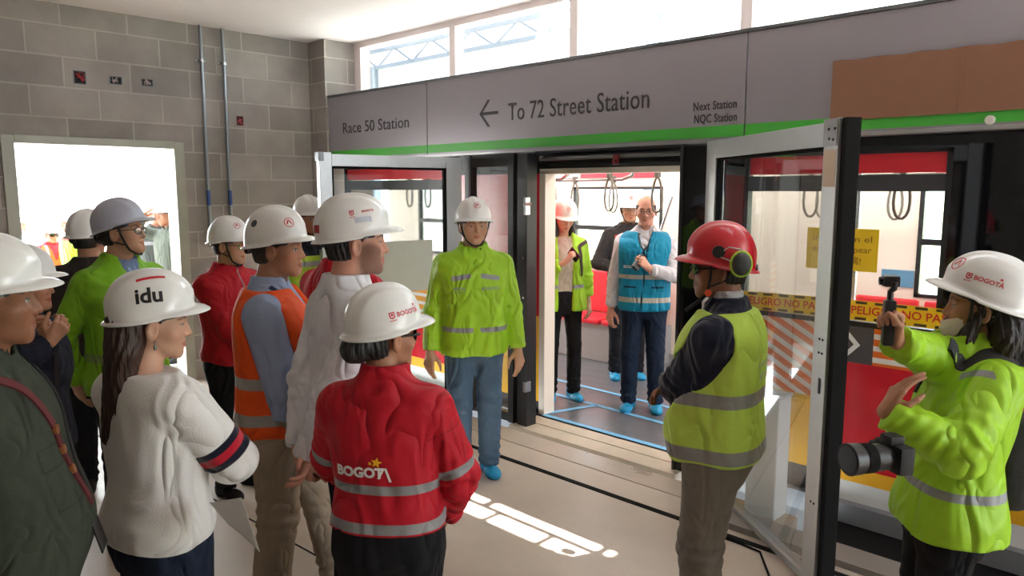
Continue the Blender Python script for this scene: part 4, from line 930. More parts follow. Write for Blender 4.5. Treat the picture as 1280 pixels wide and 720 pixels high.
def garment_ctx(o):
    """skeleton shared by the clothes of one figure, in the figure's own standing frame"""
    J = o['J']
    def arms(P, r0, r1, r2, lens=(1.0, 1.0), flat=True):
        best = None; par = None
        for s in 'LR':
            S, E, W = J['S' + s], J['E' + s], J['W' + s]
            d1 = cone(P, S, E, r0, r1); end = E + (W - E) * lens[1]
            d2 = cone(P, E, end, r1, r2)
            if flat: d2 = np.maximum(d2, (P - end) @ nrm(W - E))
            d = smin(d1, d2, 0.015) if lens[1] > 0 else np.maximum(d1, (P - (S + (E - S) * lens[0])) @ nrm(E - S))
            L1 = np.linalg.norm(E - S); L2 = np.linalg.norm(W - E)
            t1 = np.clip(((P - S) @ (E - S)) / L1 ** 2, -0.3, 1) * L1; t2 = np.clip(((P - E) @ (W - E)) / L2 ** 2, 0, 1.1) * L2
            pr = np.where(d1 < d2, t1, L1 + t2)
            if best is None: best, par = d, pr
            else: par = np.where(d < best, pr, par); best = np.minimum(best, d)
        return best, par
    return arms

def build_top(o, g, name, parent, h, seed):
    """jacket, sweater, shirt or vest as one closed mesh; patterns are signed distances kept on the mesh"""
    J = o['J']; prof = o['prof'].copy(); arms = garment_ctx(o); s = o['s']
    grow = g.get('grow', 0.012); hem = g.get('hem', 0.86); top = g.get('top', 1.525); vest = g.get('vest', False)
    r0, r1, r2 = g.get('arm', (0.044, 0.04, 0.04) if vest else (0.074, 0.062, 0.047)); lens = g.get('sleeve', 1.0)
    wr = g.get('wrinkle', 0.006); fq = g.get('freq', 15)
    def torso(P):
        Q = o['lean'](P); d = tube_z(Q, prof, grow, n=2.4, cap=False)
        if True:
            for q, sg in (('L', -1), ('R', 1)): d = smin(d, cone(P, o['unlean']((sg * 0.045, -0.02, 1.435)), J['S' + q] - np.array([sg * 0.02, 0, 0]), (0.062 if r0 > 0.05 else 0.045) + (0.012 if vest and r0 > 0.05 else 0), r0 * 0.86 + (0.012 if vest and r0 > 0.05 else 0)), 0.04)
        if g.get('gather'):
            z = Q[:, 2]; d = d + 0.016 * np.exp(-((z - hem) / 0.03) ** 2) - 0.010 * np.exp(-((z - hem - 0.09) / 0.05) ** 2)
        elif g.get('flare'): d = d - g['flare'] * np.clip((1.1 - Q[:, 2]) / 0.3, 0, 1.2)
        if g.get('hood'): d = smin(d, ell(Q, (0, -0.115, 1.455), (0.125, 0.050, 0.085)), 0.03)
        return np.maximum(d, np.maximum(hem - Q[:, 2], Q[:, 2] - top))
    def fn(P):
        Q = o['lean'](P); d = torso(P); W = wrinkle(P, fq, seed)
        if vest:
            for q in 'LR':
                S, E = J['S' + q], J['E' + q]; sg = -1 if q == 'L' else 1; inn = S + np.array([sg * 0.022, 0, -0.030]); d = smax(d, -cone(P, inn, E + (E - S) * .5, r0 + 0.004, r1 + 0.03), 0.012); d = smax(d, (P[:, 0] * sg - abs(S[0]) - 0.030), 0.012)
        else:
            a, par = arms(P, r0, r1, r2, (1.0, lens)); L1 = J['L1']
            fold = np.sin(par * 6.28 / 0.052 + 2.2 * np.sin(P[:, 2] * 23 + seed) + 2 * np.sin(P[:, 0] * 31)) * (np.exp(-((par - L1) / 0.10) ** 2) + 0.7 * np.exp(-((par - J['L2'] - L1) / 0.10) ** 2))
            a = a + fold * wr * 0.75
            k = 0.008 + 0.035 * np.clip((Q[:, 2] - 1.25) / 0.13, 0, 1); d = smin(d, a, k)
        if g.get('collar'):
            ch, cr = g['collar']; cz = np.stack([P[:, 0], P[:, 1] + 0.012 - (P[:, 2] - 1.47) * 0.25, P[:, 2]], 1)
            ring = np.abs(np.hypot(cz[:, 0], cz[:, 1] * 1.02) - cr - (cz[:, 2] - 1.47) * 0.05) - 0.007
            tilt = cz[:, 2] - (1.455 + ch) + 0.25 * np.clip(cz[:, 1], -0.03, 0.2)
            ring = np.maximum(ring, np.maximum(tilt, 1.43 - cz[:, 2]))
            inner = np.maximum(np.hypot(cz[:, 0], cz[:, 1]) - (cr - 0.006), 1.475 - cz[:, 2]); d = np.maximum(d, -inner)
            if g.get('collar_open'): ring = np.maximum(ring, g['collar_open'] - np.abs(P[:, 0]) + np.where(P[:, 1] > 0.03, 0, 1) * -1)
            d = smin(d, ring, 0.012)
        for op in g.get('openv', []):          # (z bottom, half width per metre, width at bottom): the open front
            zb, kx, w0 = op; reg = np.maximum(np.abs(P[:, 0]) - (w0 + np.clip(Q[:, 2] - zb, 0, 9) * kx), zb - Q[:, 2]); reg = np.maximum(reg, 0.03 - P[:, 1]); d = np.maximum(d, -reg)
        return d + W * wr * (0.6 + 0.5 * np.clip((1.35 - P[:, 2]) / 0.3, 0, 1))
    pts = [J[k + q] for k in 'SEW' for q in 'LR'] if not vest else [J['SL'], J['SR']]
    pts = np.array(pts + [np.array([0, 0.22, hem]), np.array([0, -0.25, hem]), np.array([-.26, 0, hem]), np.array([.26, 0, hem]), np.array([0, 0, 1.62])])
    lo = pts.min(0) - 0.10; hi = pts.max(0) + 0.10; lo[2] = min(lo[2], hem - 0.03)
    V, F = polygonise(fn, lo, hi, h); V = relax(V, F, g.get('relax', 1), 0.5)
    Q = o['lean'](V); a, par = arms(V, r0, r1, r2, (1.0, 1.0)); dt = tube_z(Q, prof, grow, cap=False)
    onarm = (dt - a) if not vest else np.full(len(V), -0.1)     # below zero on the torso
    ctx = dict(P=V, Q=Q, z=Q[:, 2], x=V[:, 0], y=V[:, 1], par=par, torso=onarm, arm=-onarm, L1=J['L1'])
    attrs = {}; layers = []
    for i, (f, col, soft, rough) in enumerate(g.get('pats', [])):
        attrs['p%d' % i] = np.clip(f(ctx), -0.3, 0.3); layers.append(('p%d' % i, col, soft, rough))
    m = pattern_mat(name + '_cloth', g['col'], layers, rough=g.get('rough', 0.75), bump=g.get('bump', (60, 0.25)), vary=g.get('vary', 0.07), sheen=g.get('sheen', 0.0), spec=g.get('spec', 0.25), folds=g.get('folds', (9.0, 0.045)))
    ob = add_obj(name, V * s, F, m, parent, True, attrs=attrs)
    return ob, BVHTree.FromPolygons((V * s).tolist(), F.tolist())

def band(z, w): return lambda c: np.maximum(np.abs(c['z'] - z) - w, c['torso'])
def band_all(z, w): return lambda c: np.abs(c['z'] - z) - w
def sleeve_band(t, w): return lambda c: np.maximum(np.abs(c['par'] - t) - w, c['arm'])
def zipper(w=0.004, z1=2): return lambda c: np.maximum(np.maximum(np.abs(c['x']) - w, 0.02 - c['y']), c['torso'])
def either(*fs): return lambda c: np.minimum.reduce([f(c) for f in fs])

def build_trousers(o, g, name, parent, h, seed):
    J = o['J']; s = o['s']; r = g.get('leg', (0.098, 0.070, 0.060)); wr = g.get('wrinkle', 0.005)
    fem = o.get('female'); end = g.get('end', 0.055); b = o.get('belly', 0) * 0.5
    prof = smooth_profile([(0.76, 0, -.005, .15, .10), (0.86, 0, -.012, .178, .128), (0.95, 0, -.006, .172, .122 + b), (1.05, 0, 0, .160, .112 + b)])
    if o.get('w'): prof[3] *= o['w']; prof[4] *= 0.5 + 0.5 * o['w']
    def fn(P):
        Q = o['lean'](P); d = tube_z(Q, prof, 0.004, cap=False); d = np.maximum(d, np.maximum(Q[:, 2] - g.get('waist', 1.0), 0.78 - Q[:, 2]))
        ls = None
        for q in 'LR':
            Hh, K, A = J['H' + q], J['K' + q], J['A' + q]; d1 = cone(P, Hh, K, r[0], r[1]); d2 = cone(P, K, A + (A - K) * 0.1, r[1], r[2])
            L = smin(d1, d2, 0.02); L = np.maximum(L, A[2] - 0.09 + end - P[:, 2])
            zz = P[:, 2] - A[2]; L = L + wr * 1.3 * np.sin(zz * 6.28 / 0.06 + 2 * np.sin(P[:, 0] * 30 + seed)) * (np.exp(-((zz - 0.04) / 0.09) ** 2) + 0.5 * np.exp(-((P[:, 2] - K[2]) / 0.09) ** 2))
            ls = L if ls is None else smin(ls, L, 0.02)
        return smin(d, ls, 0.04) + wrinkle(P, 12, seed + 1, squash=(1, 1, 0.35)) * wr
    pts = np.array([J[k + q] for k in 'HKA' for q in 'LR']); lo = pts.min(0) - 0.17; hi = pts.max(0) + 0.17; lo[2] = end - 0.02; hi[2] = g.get('waist', 1.0) + 0.02
    if g.get('zmin'): lo[2] = g['zmin']
    V, F = polygonise(fn, lo, hi, h); V = relax(V, F, 1, 0.5)
    ctx = dict(P=V, z=V[:, 2], x=V[:, 0], y=V[:, 1]); attrs = {}; layers = []
    for i, (f, col, soft, rough) in enumerate(g.get('pats', [])):
        attrs['p%d' % i] = np.clip(f(ctx), -0.3, 0.3); layers.append(('p%d' % i, col, soft, rough))
    m = pattern_mat(name + '_cloth', g['col'], layers, rough=0.85, bump=g.get('bump', (90, 0.2)), vary=g.get('vary', 0.12), spec=0.2, folds=(7.0, 0.06, (1, 1, 0.6)))
    return add_obj(name, V * s, F, m, parent, True, attrs=attrs)

def build_shoe(o, side, g, parent, h, seed):
    J = o['J']; s = o['s']; A = J['A' + side]; yaw = J['Y' + side]; cover = g.get('cover'); Rz = rotz(yaw)
    base = np.array([A[0], A[1], A[2] - 0.09]); k = 1.12 if cover else 1.0; hgt = 0.125 if cover else 0.095
    def fn(P):
        q = (P - base) @ Rz; z = q[:, 2]
        d = ell(q, (0, -0.045, 0.035), (0.042 * k, 0.055 * k, 0.050 * k)); d = smin(d, ell(q, (0.0, 0.085, 0.026), (0.047 * k, 0.085 * k, 0.036 * k)), 0.05)
        d = smin(d, cone(q, (0, -0.035, 0.05), (0, -0.035, hgt), 0.045 * k, (0.050 if cover else 0.042)), 0.03)
        if cover: d = d + 0.0035 * np.sin(np.arctan2(q[:, 0], q[:, 1] + 0.03) * 26 + 12 * np.sin(z * 40)) * np.clip((z - 0.015) / 0.05, 0, 1) + 0.002 * wrinkle(q, 45, seed)
        else: d = d + np.where(z < 0.022, -0.004, 0)
        return np.maximum(d, np.maximum(-z, z - hgt))
    P0 = base; V, F = polygonise(fn, P0 - np.array([.2, .2, 0.01]), P0 + np.array([.2, .2, hgt + .03]), h); V = relax(V, F, 1, 0.4)
    q = (V - base) @ Rz
    m = pattern_mat('shoe_material', g['col'], [] if cover else [('sole', g.get('sole', (0.02, 0.02, 0.02)), 0.002, 0.7)], rough=0.45 if cover else 0.55, bump=(120, 0.3) if cover else (200, 0.1), vary=0.1)
    return add_obj('shoe_cover' if cover else 'shoe', V * s, F, m, parent, True, attrs=dict(sole=q[:, 2] - 0.022))

def ribbon(name, pts, bvh, mat, parent, width=0.016, thick=0.003, lift=0.002, s=1.0, over=False, n=40):
    """a flat strap laid over the clothes along the given points (figure frame)"""
    pts = [np.array(p, float) for p in pts]; seg = np.cumsum([0] + [np.linalg.norm(pts[i + 1] - pts[i]) for i in range(len(pts) - 1)])
    t = np.linspace(0, seg[-1], n); C = np.stack([np.interp(t, seg, [p[c] for p in pts]) for c in range(3)], 1)
    ker = np.ones(5) / 5
    C = np.stack([np.convolve(np.pad(C[:, c], 2, 'edge'), ker, 'valid') for c in range(3)], 1)
    out = []; nr_ = []
    for p in C:
        c = np.array([p[0] * 0.96, p[1] * 0.45, p[2] - 0.16]) if over else np.array([0, 0, min(p[2], 1.46)]); dirn = Vector(p - c); 
        if dirn.length < 0.05: dirn = Vector((0, 0.1, 0.02))
        dn = dirn.normalized(); o_ = Vector(p) * s + dn * 0.25
        hit, nn, _, _ = bvh.ray_cast(o_, -dn, 0.5)
        if hit is None: hit, nn = Vector(p) * s, dn
        out.append(np.array(hit)); nr_.append(np.array(nn))
    out = np.array(out); nr_ = np.array(nr_)
    for _ in range(2):
        out[1:-1] = (out[:-2] + out[2:] + 2 * out[1:-1]) / 4; nr_[1:-1] = (nr_[:-2] + nr_[2:] + 2 * nr_[1:-1]) / 4
    V = []; F = []
    for i in range(n):
        tg = out[min(i + 1, n - 1)] - out[max(i - 1, 0)]; N = nrm(nr_[i]); sd = nrm(np.cross(tg, N)); c = out[i] + N * (lift + thick)
        V += [c - sd * width / 2 + N * 0, c + sd * width / 2, c + sd * width / 2 - N * (thick + lift + .004), c - sd * width / 2 - N * (thick + lift + .004)]
    for i in range(n - 1):
        for j in range(4): F.append((4 * i + j, 4 * i + (j + 1) % 4, 4 * i + 4 + (j + 1) % 4, 4 * i + 4 + j))
    F += [(3, 2, 1, 0), (4 * n - 4, 4 * n - 3, 4 * n - 2, 4 * n - 1)]
    return add_obj(name, V, F, mat, parent)

PEOPLE = {}
def person(key, label, px, D, body, head=None, pitch=0.0, roll=0.0, height=None, group=None, **o):
    """px = where the top of the hat stands in the measured view, D = its distance; body / head = facing, degrees right of facing the camera"""
    hat = o.get('hat'); head = body if head is None else head; fem = o.get('female', False); seed = o.get('seed', len(PEOPLE))
    P0 = at_d(px[0], px[1], D); ztop = P0[2] if height is None else height
    s = ztop / 1.775
    for _ in range(4):
        hs = o.get('hs', 1.0) * s ** -0.45; s = (ztop - o.get('floor', 0.0)) / (1.638 + (0.163 if hat else 0.118) * hs + o.get('stoop', 0))
    o['s'] = s
    b = np.array([P0[0], P0[1], 0]); b = nrm(b); rt = np.array([b[1], -b[0], 0])
    def facing(phi): f = -b * math.cos(math.radians(phi)) + rt * math.sin(math.radians(phi)); return math.atan2(-f[0], f[1])
    th = facing(body); thh = facing(head) - th
    ln = o.get('leanf', 0.0); lx = o.get('leanx', 0.0)
    def lean(P):
        Q = P.copy(); k = np.clip(P[:, 2] - 0.9, 0, 2); Q[:, 1] -= ln * k; Q[:, 0] -= lx * k; return Q
    def unlean(p): p = np.array(p, float); k = max(p[2] - 0.9, 0); return p + np.array([lx * k, ln * k, 0])
    o['lean'] = lean; o['unlean'] = unlean
    # head frame
    hp = unlean((0, 0.030 + o.get('headf', 0), 1.638)); Rh = rotz(thh) @ rotx(math.radians(pitch)) @ roty(math.radians(roll))
    def hw(p): return (np.asarray(p, float) * hs) @ Rh.T + hp
    hx = rotz(th) @ hw((0, 0, 0.10)) * s
    base = np.array([P0[0] - hx[0], P0[1] - hx[1], o.get('floor', 0.0)])
    def local(p): return (rotz(th).T @ (np.asarray(p, float) - base)) / s
    for q in 'LR':
        if 'hand%spx' % q in o: o['hand' + q] = local(at_d(*o['hand%spx' % q]))
        if 'elbow%spx' % q in o: o['pole' + q] = local(at_d(*o['elbow%spx' % q])) - np.array([(0.17 if q == 'R' else -0.17), 0, 1.2])
    prof = smooth_profile(FEM if fem else MALE); w = o.get('w', 1.0); kz = np.clip((1.46 - prof[0]) / 0.1, 0, 1); prof[3] *= 1 + (w - 1) * kz; prof[4] *= 1 + (w - 1) * kz * .8
    bl = o.get('belly', 0)
    if bl: gz = np.exp(-((prof[0] - 1.02) / 0.16) ** 2); prof[4] += bl * gz; prof[2] += bl * gz * 0.85; prof[3] += bl * 0.4 * gz
    o['prof'] = prof
    sh = (0.158 if fem else 0.178) * (0.5 + 0.5 * w) * o.get('shw', 1.0); J = {}
    l1, l2 = (0.275, 0.245) if fem else (0.295, 0.262); J['L1'], J['L2'] = l1, l2
    for q, sg in (('L', -1), ('R', 1)):
        J['S' + q] = unlean((sg * sh, -0.012, 1.385 + o.get('shz' + q, 0)))
        tgt = np.array(o.get('hand' + q, (sg * (sh + 0.06), 0.03, 0.86)), float)
        J['E' + q], J['W' + q] = ik(J['S' + q], tgt, l1, l2, o.get('pole' + q, (sg * 0.5, -1, -0.1)))
        ft = o.get('foot' + q, (sg * 0.11, 0.0, sg * -0.15)); fz = ft[3] if len(ft) > 3 else 0
        J['A' + q] = np.array([ft[0], ft[1], 0.09 + fz]); J['Y' + q] = ft[2]; J['H' + q] = np.array([sg * 0.088, 0, 0.90])
        mid = (J['H' + q] + J['A' + q]) / 2; fd = np.array([-math.sin(ft[2]), math.cos(ft[2]), 0]); J['K' + q] = mid + fd * (0.025 + o.get('bend' + q, 0)) + np.array([0, 0, 0.01])
    o['J'] = J
    near = D; hv = float(np.clip(D * 0.00135, 0.0024, 0.0065)) / s; cv = float(np.clip(D * 0.0030, 0.0062, 0.016)) / s
    cv *= o.get('detail', 1.0)
    nb = unlean((0, -0.020, 1.46)); nk = o.get('neck', 0.052 if fem else 0.060)
    def hfn(P):
        L = ((P - hp) @ Rh) / hs; d = head_sdf(L, o) * hs
        nck = cone(P, nb, hw((0, -0.022, -0.055)), nk * 1.08, nk); nck = np.maximum(nck, 1.40 - P[:, 2])
        return smin(d, nck, 0.014)
    V, F = polygonise(hfn, hp - np.array([.135, .15, .24]), hp + np.array([.135, .15, .14]), hv); V = relax(V, F, 1, 0.3)
    L = ((V - hp) @ Rh) / hs; paint = head_paint(L, o); parts = [(V, F)]; nh = len(V)
    hands = {}
    for q in 'LR':
        ho = o.get('h' + q)
        if ho is None: ho = {}
        if ho == 'none': continue
        fd = nrm(J['W' + q] - J['E' + q]); dd = np.asarray(ho.get('d', fd), float); sg = -1 if q == 'L' else 1
        nn = ho.get('n', (-sg, 0.15, 0)); hsc = (0.90 if fem else 1.0) * s ** -0.3
        bones = hand_bones(J['W' + q], dd, nn, q, ho.get('curl', (0.22, 0.28, 0.33, 0.38)), ho.get('thumb', 0.25), hsc)
        hv_, hf_ = hand_mesh(J['W' + q], J['E' + q], bones, hsc, max(0.0027, hv), ho.get('bare', 0.07)); parts.append((hv_, hf_))
        hands[q] = bones
    # the body under the clothes
    inner = prof.copy(); inner[3] = inner[3] * 0.86; inner[4] = inner[4] * 0.84; arms = garment_ctx(o)
    def bfn(P):
        d = tube_z(lean(P), inner, -0.012, cap=False); d = np.maximum(d, np.maximum(P[:, 2] - 1.47, 0.84 - P[:, 2])); a, _ = arms(P, 0.045, 0.036, 0.024, (1, 0.93), False); d = smin(d, a, 0.03)
        for q in 'LR': d = smin(d, smin(cone(P, J['H' + q], J['K' + q], 0.07, 0.045), cone(P, J['K' + q], J['A' + q], 0.045, 0.032), 0.02), 0.03)
        return d
    pts = np.array([J[k + q] for k in 'SEWHKA' for q in 'LR']); Vb, Fb = polygonise(bfn, np.minimum(pts.min(0), [-.25, -.25, 0]) - 0.06, np.maximum(pts.max(0), [.25, .3, 1.5]) + 0.06, 0.022); parts.append((Vb, Fb))
    V, F = join(parts); n = len(V)
    attrs = {k: np.concatenate([v, np.full(n - nh, 0.25)]) for k, v in paint.items()}
    root = add_obj('person', V * s, F, skin_mat('skin', o), None, True, attrs=attrs)
    root.location = tuple(base); root.rotation_euler = (0, 0, th)
    tag(root, label, 'person', group)
    R = dict(root=root, local=local, s=s, J=J, hands=hands, th=th, hw=hw, o=o, bvh={}, head=None)
    PEOPLE[key] = R
    Mw = Matrix.Translation(root.location) @ Matrix.Rotation(th, 4, 'Z'); R['Mw'] = Mw
    # clothes
    for i, (nm, g) in enumerate(o.get('tops', [])):
        ob, bv = build_top(o, g, nm, root, cv * g.get('fine', 1.0), seed + i); R['bvh'][nm] = bv; R[nm] = ob
    if 'trousers' in o: R['trousers'] = build_trousers(o, o['trousers'], o['trousers'].get('name', 'trousers'), root, cv * 1.15, seed)
    if 'shoes' in o:
        for q in 'LR': build_shoe(o, q, o['shoes'], root, max(cv * 0.8, 0.006), seed)
    # hair
    hr = o.get('hair')
    hc = o.get('hair_col', (0.012, 0.010, 0.009))
    if hr:
        def fn(P):
            L = ((P - hp) @ Rh) / hs; X = np.abs(L[:, 0]); y = L[:, 1]; z = L[:, 2]
            d = ell(np.stack([X, y, z], 1), (0, -0.016, 0.030), (0.082, 0.104, 0.097))
            d = smin(d, ell(np.stack([X, y, z], 1), (0, -0.045, -0.03), (0.070, 0.062, 0.06)), 0.02)
            nape = -0.075 if hr != 'short' else -0.062
            front = y - (0.045 + np.clip(z - 0.03, -0.02, 0.06) * 0.6 - np.clip(0.02 - z, 0, 0.05) * 1.1)
            if hr == 'balding': front = np.maximum(front, np.where(z > 0.048, z - 0.048 + np.clip(0.05 - X, 0, 1) * 0.3, z - 0.09))
            ear = -(np.sqrt(((y + 0.008) / 0.024) ** 2 + ((z + 0.016) / 0.036) ** 2) - 1) * 0.024; ear = np.where(X > 0.05, ear, -1)
            d = np.maximum(d, np.maximum(front, nape - z)); d = smax(d, ear, 0.006)
            dl = None
            Pl = L * hs
            if hr == 'long':
                sgx = np.where(L[:, 0] > 0, 1, -1)
                q = np.stack([X, y, z], 1); ln_ = o.get('hair_len', 0.27)
                for a, bb, ra, rb in (((0.045, -0.065, 0.02), (0.060, -0.072, -0.09), 0.042, 0.040), ((0.060, -0.072, -0.09), (0.056, -0.080, -0.05 - ln_ * .7), 0.042, 0.036), ((0.02, -0.095, 0.0), (0.02, -0.110, -0.06 - ln_), 0.046, 0.026), ((0.045, -0.09, -0.05), (0.040, -0.095, -0.03 - ln_), 0.042, 0.024)):
                    c = cone(q, a, bb, ra, rb); dl = c if dl is None else smin(dl, c, 0.02)
                if o.get('hair_front'):
                    for a, bb, ra, rb in (((0.070, -0.01, 0.0), (0.074, 0.035, -0.10), 0.018, 0.022), ((0.074, 0.035, -0.10), (0.070, 0.075, -0.10 - ln_ * .8), 0.024, 0.012)): dl = smin(dl, cone(q, a, bb, ra, rb), 0.02)
                d = smin(d, dl, 0.02)
            if hr == 'bun': d = smin(d, smin(ell(L, (0.0, -0.118, -0.045), (0.045, 0.040, 0.042)), ell(L, (0.0, -0.095, -0.03), (0.06, 0.04, 0.05)), 0.02), 0.012)
            ang = np.arctan2(L[:, 0], -L[:, 1])
            return (d + 0.0022 * np.sin(ang * 34 + 3 * np.sin(z * 30)) + 0.0012 * np.sin(ang * 71 + z * 40)) * hs
        lo = hp - np.array([.16, .2, .20 + (o.get('hair_len', 0.27) if hr == 'long' else 0)]); hi = hp + np.array([.16, .16, .16])
        V, F = polygonise(fn, lo, hi, hv * 1.25)
        hm = pattern_mat('hair_strands', hc, [], rough=0.42, bump=(55, 0.5), stretch=(3.5, 3.5, 0.35), vary=0.35, spec=0.5, vscale=30)
        add_obj('hair', V * s, F, hm, root, True)
    # hard hat
    if hat:
        st = hat.get('style', 'cap'); Vh, Fh, dims = helmet_mesh(st); tl = rotx(math.radians(hat.get('tilt', 4))); sc = hat.get('sc', 1.0)
        off = np.array([0, hat.get('dy', -0.016), hat.get('dz', 0.042)])
        def tohat(p): return hw(((np.asarray(p, float) * sc) @ tl.T + off))
        Vw = tohat(Vh) * s
        ho = add_obj('hard_hat', Vw, Fh, hat.get('mat', WHITE_SHELL), root, True)
        bvh = BVHTree.FromPolygons(Vw.tolist(), Fh); R['hat'] = ho
        def hatdecal(nm, vf, az, t, mat, rotup=(0, 0, 1), lift=0.0012):
            a = math.radians(az); p = np.array(dome_point(a, t, dims)); e = 1e-3
            p2 = np.array(dome_point(a, t + e, dims)); p3 = np.array(dome_point(a + e, t, dims)); nn = nrm(np.cross(p3 - p, p2 - p)); nn = nn if nn @ p > 0 else -nn
            W0 = tohat(p) * s; W1 = tohat(p + nn * 0.1) * s; U1 = tohat(p + np.array(rotup) * 0.1) * s
            decal(nm, vf[0], vf[1], bvh, W0, W1 - W0, U1 - W0, mat, ho, lift)
        for dn in hat.get('decals', []): dn(hatdecal)
        # suspension band and ratchet inside the rim
        m = MB(); N = 40
        for (r1_, r2_, z0, z1) in ((0.080, 0.0845, -0.032, -0.004),):
            vs = []
            for j in range(N):
                w_ = 2 * math.pi * j / N
                for rr, zz in ((0, z0), (1, z0), (1, z1), (0, z1)):
                    e = 0.0045 * rr; dip = -0.02 * max(0, -math.cos(w_)); vs.append(tohat((math.sin(w_) * (0.083 + e), -0.012 + math.cos(w_) * (0.101 + e), zz + dip)) * s)
            m.add(vs, [(4 * j + k, 4 * j + (k + 1) % 4, 4 * ((j + 1) % N) + (k + 1) % 4, 4 * ((j + 1) % N) + k) for j in range(N) for k in range(4)])
        kn = [tohat((0, -0.112, -0.040)) * s, tohat((0, -0.132, -0.042)) * s]; m.tube(kn, 0.019 * s, 14)
        m.build('headband', hat.get('band', BLACK_PL), ho)
        if hat.get('strap'):
            m = MB()
            for sg in (-1, 1):
                p = [(sg * 0.094, 0.030, 0.034), (sg * 0.085, 0.030, -0.015), (sg * 0.068 - sg * 0.0, 0.036, -0.062), (sg * 0.052, 0.044, -0.096), (sg * 0.026, 0.060, -0.118), (0, 0.070, -0.124)]
                m.tube([hw(q) * s for q in p], 0.0055 * s * hs, 6)
                p = [(sg * 0.090, -0.055, 0.020), (sg * 0.084, -0.03, -0.04), (sg * 0.070, 0.03, -0.066)]
                m.tube([hw(q) * s for q in p], 0.004 * s * hs, 6)
            m.build('chin_strap', hat.get('strap_mat', DARK_STRAP), ho)
    gl = o.get('glasses')
    if gl:
        m = MB(); ml = MB()
        for sg in (-1, 1):
            if gl == 'dark':
                ring = [hw((sg * (0.034 + 0.031 * math.cos(t)), 0.094 - 0.022 * ((0.034 + 0.031 * math.cos(t)) / 0.065) ** 2, 0.000 + 0.020 * math.sin(t) - 0.002)) * s for t in np.linspace(0, 2 * math.pi, 20)[:-1]]
            else:
                ring = [hw((sg * (0.033 + 0.024 * abs(math.cos(t)) ** 0.7 * np.sign(math.cos(t))), 0.098 - 0.012 * ((0.033 + 0.024 * math.cos(t)) / 0.06) ** 2, -0.006 + 0.017 * abs(math.sin(t)) ** 0.7 * np.sign(math.sin(t)))) * s for t in np.linspace(0, 2 * math.pi, 24)[:-1]]
            m.tube(ring, (0.0024 if gl == 'dark' else 0.0016) * s, 6, closed=True)
            c = np.mean(ring, 0); ml.add([c] + ring, [(0, i + 1, (i + 1) % len(ring) + 1) for i in range(len(ring))])
            m.tube([hw(q) * s for q in ((sg * 0.058, 0.088, 0.002), (sg * 0.074, 0.05, 0.004), (sg * 0.079, -0.005, 0.002), (sg * 0.080, -0.025, -0.010))], (0.0045 if gl == 'dark' else 0.002) * s, 6)
        m.tube([hw(q) * s for q in ((-0.010, 0.098, 0.0), (0, 0.102, 0.003), (0.010, 0.098, 0.0))], 0.002 * s, 6)
        go = m.build('sunglasses' if gl == 'dark' else 'eyeglasses', BLACK_PL if gl == 'dark' else plain('spectacle_frame', (0.05, 0.045, 0.045), 0.3, 0.6), root, True)
        lo_ = ml.build('lens', SHADE if gl == 'dark' else LENS, go, True)
    return R

def body_decal(R, top, name, vf, pos, normal, mat, up=(0, 0, 1), lift=0.0025, sub=2):
    p = np.asarray(pos, float) * R['s']
    return decal(name, vf[0], vf[1], R['bvh'][top], p, normal, up, mat, R[top], lift, sub)

def logo_bogota(az=68, t=0.62):
    return lambda hd: (hd('crest_print', moved(crest_shape(), -0.048), az, t, RED_PRINT), hd('name_print', shapes(moved(txt('BOGOTÁ', 0.019, 0.0004), 0.006, -0.002), moved(star_shape(0.006), 0.034, 0.015)), az, t, RED_PRINT))
def logo_metro(az=0, t=0.66, r=0.018): return lambda hd: hd('front_emblem', metro_shape(r), az, t, RED_PRINT)
# ------------------------------------------------------------------ the cast
JEANS = srgb(78, 102, 126); NAVY = srgb(24, 27, 42); BLACK = (0.011, 0.011, 0.013, 1); COVER = dict(col=srgb(40, 150, 200), cover=True); SHOE = dict(col=(0.016, 0.015, 0.015, 1))
CREAM = dict(style='round', mat=CREAM_SHELL)
def lime_jacket(**k):
    d = dict(col=srgb(162, 212, 44), hem=0.82, grow=0.012, arm=(0.075, 0.065, 0.052), sleeve=0.97, collar=(0.075, 0.080), wrinkle=0.008, freq=11, rough=0.5, spec=0.35, bump=(50, 0.12), vary=0.05, flare=0.012, folds=(7.5, 0.0745))
    d.update(k); return d
def red_jacket(**k):
    d = dict(col=srgb(182, 22, 40), hem=0.90, grow=0.018, arm=(0.076, 0.066, 0.050), sleeve=0.96, collar=(0.070, 0.078), wrinkle=0.008, freq=11, rough=0.6, bump=(60, 0.12), gather=True, folds=(7.5, 0.0638)); d.update(k); return d
def vest_of(col, **k):
    d = dict(col=col, vest=True, grow=0.034, hem=0.86, top=1.475, arm=(0.066, 0.056, 0.044), wrinkle=0.0064, freq=10, rough=0.6, folds=(7.5, 0.0638)); d.update(k); return d
def shirt(col, **k):
    d = dict(col=col, hem=0.95, grow=0.010, arm=(0.066, 0.056, 0.044), sleeve=0.95, collar=(0.045, 0.068), wrinkle=0.0072, freq=13, rough=0.8, folds=(9, 0.0638)); d.update(k); return d
def slacks(col, **k): d = dict(name='trousers', col=col, leg=(0.100, 0.076, 0.064), wrinkle=0.0072); d.update(k); return d
def hand_matrix(R, q, along=0.085, off=0.03):
    """a frame in the world at the grip of a hand: x towards the thumb, y along the fingers, z out of the palm"""
    B, Tn, roots, (d, n, t) = R['hands'][q]; o_ = (R['J']['W' + q] + d * along + n * off) * R['s']; M = R['Mw']
    return M @ Matrix(((t[0], d[0], n[0], o_[0]), (t[1], d[1], n[1], o_[1]), (t[2], d[2], n[2], o_[2]), (0, 0, 0, 1)))
